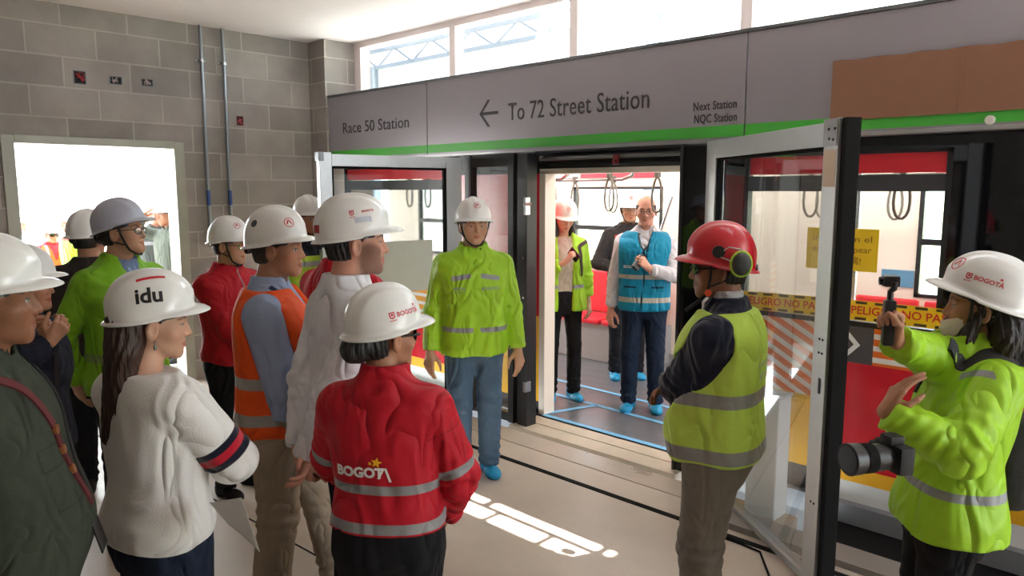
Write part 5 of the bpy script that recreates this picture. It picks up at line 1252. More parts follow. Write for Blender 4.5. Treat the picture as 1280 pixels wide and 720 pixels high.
def badge(R, top, at, size=(0.07, 0.10), parent=None, col=(0.8, 0.8, 0.8, 1)):
    """a card hanging flat on the chest"""
    M = MB(); p = np.array(at); hit, nn, _, _ = R['bvh'][top].ray_cast(Vector(p * R['s']) + Vector((0, 0.2, 0)), Vector((0, -1, 0)), 0.6)
    c = hit if hit is not None else Vector(p * R['s']); f = frame_matrix(c + Vector((0, 0.006, 0)), (1, 0, 0), (0, -0.25, 1))
    M.xbox(f, (-size[0] / 2, -size[1] / 2, -0.002), (size[0] / 2, size[1] / 2, 0.002), bev=0.0008); b = M.build('badge_holder', plain('black_plastic', (0.012, 0.012, 0.013), 0.35), parent)
    M = MB(); M.xbox(f, (-size[0] * .43, -size[1] * .44, 0.002), (size[0] * .43, size[1] * .40, 0.0028)); M.build('badge_card', plain('white_card', col, 0.35), parent)

def c_center():
    R = person('center', 'man in lime jacket, jeans and blue shoe covers standing before the train doorway', (592, 248), 4.53, 6, 14, pitch=-2, skin='asian', hair='short', w=1.06, belly=0.02, fat=0.006, eyes=0.0042,
        hat=dict(style='round', strap=True, decals=[logo_metro(0, 0.62, 0.021)]),
        handL=(-0.285, 0.07, 0.79), handR=(0.285, 0.04, 0.83), poleL=(-0.6, -1, 0), poleR=(0.6, -1, 0), footL=(-0.10, -0.03, 0.15), footR=(0.10, 0.06, -0.2), hL=dict(n=(0.5, -0.8, 0)), hR=dict(n=(-0.6, -0.7, 0)),
        tops=[('jacket', lime_jacket(pats=[(lambda c: np.maximum(np.maximum(np.abs(c['z'] - 1.335 + 0.16 * np.abs(c['x'])) - 0.015, 0.03 - np.abs(c['x'])), np.maximum(np.abs(c['x']) - 0.15, -c['y'])), REFL, 0.001, 0.4), (lambda c: np.maximum(band(0.995, 0.015)(c), 0.02 - np.abs(c['x'])), REFL, 0.001, 0.4), (zipper(0.004), srgb(112, 168, 20), 0.002, 0.6)])), ('undershirt', dict(col=(0.02, 0.02, 0.022), hem=1.2, top=1.53, grow=-0.006, vest=True, wrinkle=0.0016))],
        trousers=slacks(JEANS, name='jeans', vary=0.3, leg=(0.102, 0.080, 0.070)), shoes=COVER)
    body_decal(R, 'jacket', 'chest_print', txt('BOGOTÁ', 0.026, 0.0005), (-0.09, 0.2, 1.25), (0, 1, 0), GREY_PRINT); body_decal(R, 'jacket', 'chest_print', shapes(txt('METRO', 0.022, 0.0004), moved(txt('BOGOTÁ', 0.016), 0, -0.022)), (0.10, 0.2, 1.25), (0, 1, 0), GREY_PRINT)
def c_idu():
    R = person('idu', 'woman in white sweatshirt with navy and red sleeve stripe, seen from behind', (195, 338), 2.16, 125, 88, pitch=-6, skin='light', female=True, hair='long', hair_len=0.31, hair_col=srgb(58, 38, 30)[:3], w=1.05,
        hat=dict(style='cap', tilt=9, decals=[lambda hd: (hd('letter_print', txt('idu', 0.060, 0.0018), 88, 0.72, BLACK_PRINT), hd('red_stripe', rect(-0.038, -0.004, 0.038, 0.004), 80, 0.36, RED_PRINT))]),
        handR=(0.04, 0.28, 1.09), handL=(-0.05, 0.27, 1.04), poleR=(1.0, 0.2, -0.9), poleL=(-1, 0.1, -0.8), hR=dict(n=(-0.6, 0, -0.7), curl=(.6, .6, .65, .7)), hL=dict(n=(0.7, 0, 0.5), curl=(.5, .5, .5, .5)),
        tops=[('sweatshirt', dict(col=srgb(232, 231, 230), hem=0.885, grow=0.022, arm=(0.084, 0.082, 0.050), sleeve=0.95, top=1.478, collar=(0.0, 0.070), wrinkle=0.0045, freq=7, gather=True, rough=0.95, sheen=0.2, folds=(6, 0.0692), bump=(160, 0.15), pats=[(sleeve_band(0.212, 0.040), srgb(22, 24, 44), 0.0015, 0.9), (sleeve_band(0.212, 0.015), srgb(190, 30, 50), 0.0015, 0.9)]))],
        trousers=slacks(srgb(32, 40, 58), name='jeans', leg=(0.108, 0.076, 0.064)), shoes=SHOE)
    m = MB(); p = R['hw']((0.072, 0.0, -0.052)) * R['s']
    for k in range(2): m.tube([p + np.array([0.004 * R['s'], 0, -0.012 * k]), p + np.array([0.004, 0, -0.012 * (k + 1)])], 0.003 + 0.002 * k, 8)
    m.build('earring', STEEL, R['root'], True)
    M = hand_matrix(R, 'L', 0.06, 0.02); base = M.translation
    W = lambda x, y, D: Vector(at_d(x, y, D))
    q = [W(262, 628, 2.02), W(302, 622, 1.86), W(325, 690, 1.86), W(285, 655, 1.98)]; n = 8; V = []; F = []
    for i in range(n + 1):
        for j in range(n + 1):
            u, v = i / n, j / n; c = (q[0] * (1 - u) + q[1] * u) * (1 - v) + (q[3] * (1 - u) + q[2] * u) * v; V.append(c + Vector((0, 0, 0.006 * math.sin(3 * u) * math.sin(2.5 * v))))
    for i in range(n):
        for j in range(n): F.append((i * (n + 1) + j, (i + 1) * (n + 1) + j, (i + 1) * (n + 1) + j + 1, i * (n + 1) + j + 1))
    ob = add_obj('paper_sheet', V, F, plain('white_paper', (0.8, 0.8, 0.8), 0.7), None, True); ob.modifiers.new('thickness', 'SOLIDIFY').thickness = 0.0008; tag(ob, 'white paper sheet held low by the woman in the white sweatshirt', 'paper')
def c_olive():
    R = person('olive', 'heavy man in dark olive shirt with lanyard at the left edge of the photo', (-20, 292), 1.76, 76, 84, pitch=0, skin='brown', hair='short', w=1.06, belly=0.04, fat=0.010, neck=0.068,
        hat=dict(style='cap', tilt=3), handL=(-0.30, 0.02, 0.82), handR=(0.30, -0.02, 0.82), poleR=(0.5, -1, 0),
        tops=[('shirt', shirt(srgb(58, 64, 54), hem=0.80, grow=0.022, arm=(0.082, 0.070, 0.056), collar=(0.05, 0.078), flare=0.0, rough=0.9, wrinkle=0.0064, pats=[(lambda c: np.maximum(np.abs(np.maximum(np.abs(c['x'] - 0.09) - 0.06, np.abs(c['z'] - 1.24) - 0.028)) - 0.0025, 0.02 - c['y']), srgb(40, 44, 38), 0.0015, 0.9), (lambda c: np.maximum(np.abs(np.maximum(np.abs(c['x'] - 0.09) - 0.055, np.abs(c['z'] - 1.18) - 0.075)) - 0.0015, 0.02 - c['y']), srgb(44, 48, 42), 0.0015, 0.9)]))],
        trousers=slacks(BLACK), shoes=SHOE)
    l = ribbon('lanyard', [(-0.085, -0.02, 1.49), (-0.085, 0.10, 1.42), (-0.04, 0.2, 1.22), (-0.01, 0.25, 1.06)], R['bvh']['shirt'], DARK_STRAP, R['root'], 0.022, s=R['s'])
    l2 = ribbon('lanyard', [(0.09, -0.02, 1.49), (0.088, 0.10, 1.42), (0.045, 0.2, 1.22), (0.0, 0.25, 1.06)], R['bvh']['shirt'], plain('red_black_ribbon', srgb(92, 26, 32), 0.7), R['root'], 0.024, s=R['s'])
    badge(R, 'shirt', (0.0, 0.2, 0.99), (0.075, 0.11), l2)
    for z, x in ((1.30, 0.065), (1.24, 0.05), (1.18, 0.038)):
        hit, nn, _, _ = R['bvh']['shirt'].ray_cast(Vector((x * R['s'], 0.6, z * R['s'])), Vector((0, -1, 0)), 1)
        if hit: MB().tube([hit + nn * 0.002, hit + nn * 0.010], 0.012, 14).build('pin', plain('brass_pin', srgb(170, 110, 70), 0.35, 0.6), l2)
def c_redw():
    R = person('redw', 'woman in red jacket lettered BOGOTÁ with yellow star, seen from behind', (484, 355), 2.17, 163, 118, pitch=-3, skin='tan', female=True, hair='bun', hair_col=(0.016, 0.015, 0.015), w=1.12, glasses='dark',
        hat=dict(style='cap', tilt=8, decals=[logo_bogota(72, 0.80)], band=plain('grey_band', srgb(120, 122, 125), 0.6)),
        handR=(0.18, 0.17, 0.93), handL=(-0.14, 0.25, 0.98), poleR=(0.9, -0.5, -0.2), poleL=(-1.2, -0.3, -0.4), hR=dict(curl=(.5, .5, .5, .5)),
        tops=[('jacket', red_jacket(hem=0.965, grow=0.020, arm=(0.080, 0.076, 0.056), sleeve=1.0, wrinkle=0.0088, gather=False, flare=0.0, collar=(0.085, 0.076), pats=[(band(1.125, 0.017), srgb(140, 140, 142), 0.001, 0.45), (band(0.993, 0.017), srgb(140, 140, 142), 0.001, 0.45), (sleeve_band(0.225, 0.017), srgb(140, 140, 142), 0.001, 0.45), (lambda c: np.maximum(np.abs(c['par'] - 0.07) - 0.003, c['arm'] - 0.02), srgb(130, 12, 28), 0.002, 0.7)]))],
        trousers=slacks(BLACK, leg=(0.105, 0.078, 0.066), waist=1.03), shoes=SHOE)
    K = 0.50; bl = shapes(moved(txt('BOGOT', 0.082, 0.004), -0.030, 0), ([(0.078, -0.032), (0.092, -0.032), (0.125, 0.034), (0.112, 0.034)], [(0, 1, 2, 3)]), ([(0.120, 0.034), (0.134, 0.034), (0.160, -0.050), (0.146, -0.050)], [(0, 1, 2, 3)]))
    body_decal(R, 'jacket', 'back_lettering', moved(bl, 0, 0, K), (-0.040, -0.25, 1.195), (0, -1, 0.05), WHITE_PRINT)
    body_decal(R, 'jacket', 'back_star', moved(shapes(moved(star_shape(0.034, rot=0.2), 0.078, 0.066), moved(star_shape(0.014, rot=0.5), 0.040, 0.060)), 0, 0, K), (-0.040, -0.25, 1.195), (0, -1, 0.05), YELLOW_PRINT)
def c_white():
    R = person('white', 'bearded man in white shirt with hands clasped behind his back', (445, 243), 2.66, 112, 92, hs=1.03, pitch=0, skin='rosy', hair='short', hair_col=srgb(30, 24, 22)[:3], w=1.05, beard='full', beard_col=srgb(70, 58, 52)[:3], beard_a=0.62,
        hat=dict(style='cap', tilt=5, mat=WHITE_SHELL, decals=[lambda hd: (hd('crest_print', moved(crest_shape(), -0.028), 75, 0.66, RED_PRINT), hd('name_print', shapes(txt('BOGOTÁ', 0.011, 0.0003)), 60, 0.66, RED_PRINT), hd('clear_sticker', rect(-0.03, -0.008, 0.03, 0.012), 72, 0.83, plain('pale_sticker', srgb(190, 195, 210), 0.3)), hd('rear_sticker', rect(-0.022, -0.014, 0.022, 0.014), 160, 0.93, plain('dark_red_sticker', srgb(150, 25, 35), 0.5)))]),
        handR=(0.03, -0.21, 0.86), handL=(-0.03, -0.20, 0.89), poleR=(1.0, -0.5, 0.2), poleL=(-1.0, -0.5, 0.2), hR=dict(n=(-0.3, 1, 0.2), d=(-0.5, 0.1, -0.8), curl=(.5, .55, .6, .6)), hL=dict(n=(0.3, -1, 0), d=(0.7, -0.1, -0.6), curl=(.4, .4, .4, .4)),
        tops=[('shirt', shirt(srgb(222, 222, 228), hem=0.83, grow=0.018, arm=(0.076, 0.066, 0.048), collar=(0.055, 0.070), wrinkle=0.0062, folds=(7, 0.0798)))], trousers=slacks(srgb(22, 24, 32)), shoes=SHOE)
def c_orange():
    R = person('orange', 'grey haired man in orange vest over pale blue shirt and khaki trousers', (348, 260), 2.98, 80, 68, pitch=-1, skin='tan', hair='short', hair_col=srgb(60, 56, 54)[:3], w=1.08, belly=0.035, fat=0.004,
        hat=dict(style='round', tilt=5, decals=[logo_metro(40, 0.70, 0.020), lambda hd: hd('dark_sticker', ring_shape(0.0, 0.015), 115, 0.66, plain('dark_blue_sticker', srgb(50, 60, 70), 0.4))]),
        handR=(0.10, 0.27, 1.00), handL=(-0.08, 0.30, 1.02), poleR=(0.8, -0.7, -0.5), poleL=(-0.8, -0.6, -0.5), footR=(0.10, -0.06, -0.1), footL=(-0.14, 0.22, 0.15), hR=dict(n=(-0.7, 0, 0.6), curl=(.5, .5, .5, .5)), hL=dict(n=(0.7, 0, -0.6), curl=(.5, .5, .5, .5)),
        tops=[('shirt', shirt(srgb(150, 165, 196), grow=0.012, arm=(0.074, 0.066, 0.048))), ('safety_vest', vest_of(srgb(238, 88, 32), hem=0.875, openv=[(1.22, 0.26, 0.0)], pats=[(band_all(1.105, 0.024), srgb(165, 162, 158), 0.001, 0.4), (band_all(0.955, 0.024), srgb(165, 162, 158), 0.001, 0.4)], arm=(0.070, 0.062, 0.05)))],
        trousers=slacks(srgb(166, 151, 133), wrinkle=0.0096, leg=(0.108, 0.086, 0.074)), shoes=SHOE)
    ribbon('lanyard', [(0.075, 0.0, 1.48), (0.075, 0.12, 1.40), (0.04, 0.2, 1.24)], R['bvh']['shirt'], plain('blue_ribbon', srgb(40, 60, 100), 0.7), R['root'], 0.016, s=R['s'])
def c_redleft():
    R = person('redleft', 'man with glasses in zipped red jacket against the block wall', (288, 272), 4.3, 42, 56, pitch=-3, skin='asian', hair='short', w=1.04, glasses='clear', fat=0.004, eyes=0.0045,
        hat=dict(style='round', tilt=4, strap=True, decals=[logo_metro(30, 0.62, 0.020), logo_bogota(-50, 0.72)]),
        handR=(0.03, 0.26, 0.93), handL=(-0.03, 0.25, 0.91), poleR=(1, -0.6, -0.2), poleL=(-1, -0.6, -0.2), hR=dict(n=(-0.5, -0.8, 0), curl=(.5, .5, .5, .5)), hL=dict(n=(0.5, -0.8, 0), curl=(.5, .5, .5, .5)),
        tops=[('jacket', red_jacket(col=srgb(178, 18, 36), hem=0.87, grow=0.016, pats=[(zipper(0.006), srgb(140, 130, 130), 0.002, 0.4)])), ('undershirt', dict(col=srgb(120, 110, 110), hem=1.2, top=1.515, grow=-0.008, vest=True, wrinkle=0.0016))],
        trousers=slacks(BLACK), shoes=SHOE)
def c_greenleft():
    R = person('greenleft', 'tall man with glasses and grey helmet in lime jacket by the doorway', (148, 248), 3.66, 38, 62, pitch=7, skin='asian', hair='short', w=1.06, glasses='clear', fat=0.006, eyes=0.0042,
        hat=dict(style='cap', tilt=7, mat=GREY_SHELL, strap=True), handR=(0.18, -0.16, 0.88), handL=(-0.16, -0.17, 0.90), poleR=(1, -0.3, 0), poleL=(-1, -0.3, 0),
        tops=[('jacket', lime_jacket(hem=0.83, col=srgb(128, 190, 34), openv=[(1.33, 0.28, 0.004)], pats=[(band(1.02, 0.020), srgb(130, 160, 90), 0.001, 0.4), (zipper(0.004), srgb(100, 150, 24), 0.002, 0.6)])), ('shirt', dict(col=srgb(120, 140, 175), hem=1.2, top=1.515, grow=0.008, vest=True, wrinkle=0.0016, collar=(0.05, 0.068)))],
        trousers=slacks(BLACK), shoes=SHOE)
    ribbon('lanyard', [(0.03, 0.1, 1.46), (0.012, 0.2, 1.36), (0.0, 0.2, 1.28)], R['bvh']['shirt'], plain('pale_blue_ribbon', srgb(150, 185, 220), 0.6), R['root'], 0.014, s=R['s'])
    hit, nn, _, _ = R['bvh']['jacket'].ray_cast(Vector((0.075 * R['s'], 0.5, 1.40 * R['s'])), Vector((0, -1, 0)), 1)
    if hit: m = MB(); m.xbox(frame_matrix(hit + nn * 0.004, (1, 0, 0), (0, -.3, 1)), (-0.018, -0.016, -0.006), (0.018, 0.016, 0.006), bev=0.003); m.build('clip', BLACK_PL, R['jacket'])
def c_post():
    person('post', 'young man in lime and navy jacket half hidden behind the left door leaf', (386, 245), 5.5, 34, 30, pitch=-4, skin='tan', hair='short', hat=dict(style='round', tilt=4),
        tops=[('jacket', lime_jacket(col=srgb(170, 205, 60), pats=[(band(1.30, 0.02), REFL, 0.001, 0.4), (lambda c: 1.36 - c['z'], NAVY, 0.002, 0.8)]))], trousers=slacks(NAVY), shoes=SHOE)
def c_redhidden():
    person('redhidden', 'person in red jacket hidden behind the bearded man in the white shirt', (432, 252), 3.55, 130, 120, skin='tan', hair='short', hat=dict(style='round'), w=1.05, handR=(0.10, 0.25, 1.0), handL=(-0.10, 0.25, 1.0), shw=1.1,
        tops=[('jacket', red_jacket(col=srgb(190, 20, 40)))], trousers=slacks(BLACK), shoes=SHOE)
def c_twoman():
    R = person('twoman', 'woman in open lime jacket and cream helmet inside the train looking at her phone', (707, 248), 6.25, 12, 22, pitch=-20, skin='light', female=True, hair='long', hair_front=True, hair_len=0.20, w=1.0, hat=dict(CREAM, tilt=2, decals=[logo_metro(0, 0.66, 0.021)]),
        handR=(0.02, 0.25, 1.27), handL=(-0.24, 0.02, 0.83), poleR=(1.0, -0.5, -0.8), hR=dict(n=(-0.9, -0.2, 0.2), d=(-0.5, 0.3, 0.8), curl=(.75, .75, .75, .75), thumb=.6, bare=0.2), hL=dict(curl=(.4, .4, .4, .4)),
        tops=[('sweater', dict(col=srgb(196, 184, 170), hem=0.93, grow=0.004, vest=True, top=1.47, wrinkle=0.0032, rough=0.95)), ('jacket', lime_jacket(hem=0.82, sleeve=0.75, grow=0.024, openv=[(0.7, 0.0, 0.062)], arm=(0.074, 0.066, 0.056), pats=[(band(1.035, 0.016), REFL, 0.001, 0.4)]))],
        trousers=slacks(BLACK, leg=(0.092, 0.066, 0.066)), shoes=COVER)
    for sg in (-1, 1): ribbon('backpack_strap', [(sg * 0.10, -0.05, 1.46), (sg * 0.115, 0.1, 1.38), (sg * 0.125, 0.12, 1.25), (sg * 0.15, 0.08, 1.12)], R['bvh']['jacket'], plain('brown_strap', srgb(60, 38, 34), 0.7), R['root'], 0.03, s=R['s'])
    M = hand_matrix(R, 'R', 0.08, 0.028); m = MB(); m.xbox(M, (-0.065, -0.032, -0.006), (0.075, 0.036, 0.006), bev=0.004); ph = m.build('mobile_phone', BLACK_PL); tag(ph, 'black phone held up by the woman inside the train', 'phone'); m = MB(); m.xbox(M, (-0.06, -0.03, -0.0068), (0.07, 0.034, -0.006)); m.build('screen', SHADE, ph)
def c_tblue():
    R = person('tblue', 'balding man in blue utility vest holding a radio inside the train', (808, 245), 5.95, -2, -2, pitch=-2, skin='rosy', hair='balding', hair_col=srgb(60, 52, 48)[:3], glasses='clear', w=1.04,
        handR=(0.27, 0.03, 0.82), handL=(-0.04, 0.26, 1.20), poleL=(-1.0, -0.4, -0.7), hL=dict(n=(0.8, -0.4, 0.2), d=(0.6, 0.4, 0.7), curl=(.7, .7, .75, .75), thumb=.6), hR=dict(n=(-0.6, -0.7, 0), curl=(.4, .4, .45, .5)),
        tops=[('shirt', shirt(srgb(206, 204, 210), grow=0.010, arm=(0.068, 0.060, 0.046))), ('utility_vest', vest_of(srgb(12, 132, 168), hem=0.84, openv=[(1.30, 0.30, 0.0)], arm=(0.068, 0.06, 0.05), pats=[(band_all(1.12, 0.017), srgb(172, 170, 160), 0.001, 0.4), (band_all(0.935, 0.020), srgb(172, 170, 160), 0.001, 0.4), (lambda c: np.maximum(np.abs(c['x'] + (c['z'] - 1.1) * 0.10) - 0.007, -c['y']), NAVY, 0.002, 0.6), (lambda c: np.maximum(np.minimum(np.abs(c['z'] - 1.06), np.abs(c['z'] - 1.035)) - 0.005, np.maximum(np.abs(np.abs(c['x']) - 0.11) - 0.05, -c['y'])), srgb(14, 40, 60), 0.002, 0.6)]))],
        trousers=slacks(srgb(30, 42, 62), name='jeans'), shoes=COVER)
    body_decal(R, 'utility_vest', 'chest_print', shapes(txt('BOGOTÁ', 0.03, 0.0008)), (0.10, 0.3, 1.20), (0, 1, 0), WHITE_PRINT); body_decal(R, 'utility_vest', 'chest_print', shapes(txt('METRO', 0.034, 0.0008), moved(star_shape(0.012), 0.05, 0.02)), (-0.13, 0.3, 1.165), (0, 1, 0), WHITE_PRINT)
    ribbon('radio_cord', [(0.05, 0.05, 1.49), (0.03, 0.12, 1.38), (-0.02, 0.2, 1.25)], R['bvh']['utility_vest'], BLACK_PL, R['root'], 0.012, s=R['s'])
    M = hand_matrix(R, 'L', 0.085, 0.034); m = MB(); m.xbox(M, (-0.075, -0.028, -0.018), (0.055, 0.030, 0.018), bev=0.006); rd = m.build('handheld_radio', BLACK_PL); tag(rd, 'black handheld radio in the hand of the man in the blue vest', 'radio')
    m = MB(); m.tube([M @ Vector((0.05, 0.018, 0)), M @ Vector((0.13, 0.020, 0))], 0.006, 8); m.build('antenna', RUBBER, rd, True); m = MB(); m.tube([M @ Vector((0.055, -0.012, 0)), M @ Vector((0.068, -0.012, 0))], 0.007, 10); m.build('knob', RUBBER, rd, True)
def c_tback():
    R = person('tback', 'man in dark jacket with orange patch standing behind the blue vest inside the train', (788, 240), 7.0, 12, 10, pitch=-6, skin='tan', hair='short', hat=dict(style='round', strap=True, decals=[logo_metro(0, 0.66, 0.020)]), w=1.04,
        handR=(0.14, 0.27, 1.10), handL=(-0.12, 0.26, 1.06), poleR=(1, -0.5, -0.6), poleL=(-1, -0.5, -0.6), hR=dict(curl=(.6, .6, .6, .6)), hL=dict(curl=(.6, .6, .6, .6)),
        tops=[('jacket', dict(col=srgb(44, 40, 42), hem=0.84, grow=0.018, arm=(0.074, 0.064, 0.050), sleeve=0.96, collar=(0.06, 0.078), pats=[(lambda c: np.maximum(np.abs(c['x'] - 0.12) - 0.03, np.maximum(np.abs(c['z'] - 1.34) - 0.06, -c['y'])), srgb(226, 74, 38), 0.003, 0.6)]))],
        trousers=slacks(srgb(26, 28, 36)), shoes=COVER)
    st = plain('black_webbing', (0.015, 0.015, 0.016), 0.75)
    ribbon('camera_strap', [(0.08, -0.02, 1.48), (0.10, 0.15, 1.36), (0.12, 0.2, 1.15), (0.14, 0.2, 0.98)], R['bvh']['jacket'], st, R['root'], 0.03, s=R['s'])
    ribbon('backpack_strap', [(-0.10, -0.05, 1.46), (-0.12, 0.1, 1.36), (-0.13, 0.12, 1.2), (-0.15, 0.08, 1.05)], R['bvh']['jacket'], st, R['root'], 0.04, s=R['s'])
def c_redhat():
    R = person('redhat', 'man in red helmet with earmuffs and lime vest over navy sweater, facing the train', (897, 281), 2.74, -104, -86, pitch=-3, skin='brown', hair='short', w=1.08, belly=0.03, fat=0.003, glasses='dark', moustache=True,
        hat=dict(style='climb', mat=RED_SHELL, tilt=5, strap=True, sc=1.02),
        handL=(0.15, 0.20, 1.07), handR=(0.0, 0.16, 1.12), poleL=(-0.7, 0.7, -0.9), poleR=(0.8, -0.6, -0.8), hL=dict(n=(0.7, 0, -0.6), curl=(.5, .5, .5, .5)), hR=dict(n=(-.7, 0, -.6)),
        tops=[('sweater', shirt(srgb(24, 28, 46), grow=0.012, arm=(0.080, 0.074, 0.056), collar=(0.06, 0.076), rough=0.95, wrinkle=0.0072, sheen=0.2)), ('safety_vest', vest_of(srgb(186, 216, 88), hem=0.885, grow=0.036, arm=(0.076, 0.070, 0.05), openv=[(1.25, 0.3, 0.0)], pats=[(band_all(1.145, 0.027), srgb(140, 142, 140), 0.001, 0.4), (band_all(0.925, 0.027), srgb(140, 142, 140), 0.001, 0.4)])), ('undershirt', dict(col=srgb(200, 200, 205), hem=1.3, top=1.55, grow=-0.004, vest=True, wrinkle=0.0008))],
        trousers=slacks(srgb(122, 116, 106), leg=(0.112, 0.088, 0.074), wrinkle=0.0104), shoes=SHOE, footL=(-0.10, 0.02, 0.1), footR=(0.12, 0.10, -0.1))
    body_decal(R, 'safety_vest', 'back_print', shapes(txt('SUPERVISOR', 0.030, 0.0008), moved(txt('METRO', 0.036, 0.001), 0, -0.045)), (0, -0.25, 1.27), (0, -1, 0), plain('faded_grey_print', srgb(176, 190, 150), 0.7))
    hat = R['hat']; s = R['s']; tl = rotx(math.radians(5))
    for sg in (-1, 1):
        def H(p): return R['hw'](np.asarray(p) @ tl.T * 1.02 + np.array([0, 0, 0.042])) * s
        c0, c1 = H((sg * 0.112, -0.070, -0.012)), H((sg * 0.160, -0.078, -0.012)); ax = nrm(c1 - c0); up_ = nrm(H((0, -0.09, 0.1)) - H((0, -0.09, 0))); sd = np.cross(ax, up_)
        def ringp(c, a, b, k=26): return [c + sd * a * math.cos(t) + up_ * b * math.sin(t) for t in np.linspace(0, 2 * math.pi, k)[:-1]]
        def lathe(rows):
            V = []; k = 25
            for t, a, b in rows: V += ringp(c0 + (c1 - c0) * t, a * s, b * s)
            F = [(i * k + j, i * k + (j + 1) % k, (i + 1) * k + (j + 1) % k, (i + 1) * k + j) for i in range(len(rows) - 1) for j in range(k)]; F += [tuple((len(rows) - 1) * k + j for j in range(k)), tuple(range(k))[::-1]]
            return V, F
        V, F = lathe([(0.0, .030, .038), (0.05, .036, .044), (.35, .038, .046), (.7, .036, .044), (.95, .028, .034), (1.02, .015, .02)]); mf = add_obj('ear_cup', V, F, plain('dark_grey_rubber', srgb(62, 62, 60), 0.6), hat, True)
        m = MB(); m.tube(ringp(c0 + (c1 - c0) * 0.55, .0385 * s, .0465 * s), 0.0055 * s, 8, closed=True); m.build('lime_cup_ring', plain('lime_plastic', srgb(170, 205, 60), 0.5), hat, True)
        m = MB(); m.tube([H((sg * 0.112, 0.0, 0.022)), H((sg * 0.125, -0.03, 0.045)), H((sg * 0.135, -0.07, 0.040)), H((sg * 0.135, -0.095, 0.005))], 0.003 * s, 8); m.tube([H((sg * 0.113, 0.012, 0.012)), H((sg * 0.128, -0.04, -0.005)), H((sg * 0.137, -0.09, -0.02))], 0.003 * s, 8); m.build('cup_wire', STEEL, hat, True)
        m = MB(); m.tube([H((sg * 0.104, 0.005, 0.026)), H((sg * 0.120, 0.005, 0.026))], 0.024 * s, 18); m.build('mount_slot', BLACK_PL, hat, True)
        b0, b1 = R['hw']((sg * 0.060, 0.040, -0.088)) * s, R['hw']((sg * 0.078, 0.042, -0.090)) * s; m = MB(); m.tube([b0, b1], 0.013 * s, 18); m.build('orange_buckle', plain('orange_plastic', srgb(226, 82, 40), 0.4), hat, True)
    m = MB(); m.tube([R['hw']((-0.03, 0.062, -0.118)) * s, R['hw']((-0.02, 0.095, -0.142)) * s, R['hw']((-0.02, 0.125, -0.165)) * s], 0.008 * s, 8); m.build('strap_tail', DARK_STRAP, hat, True)
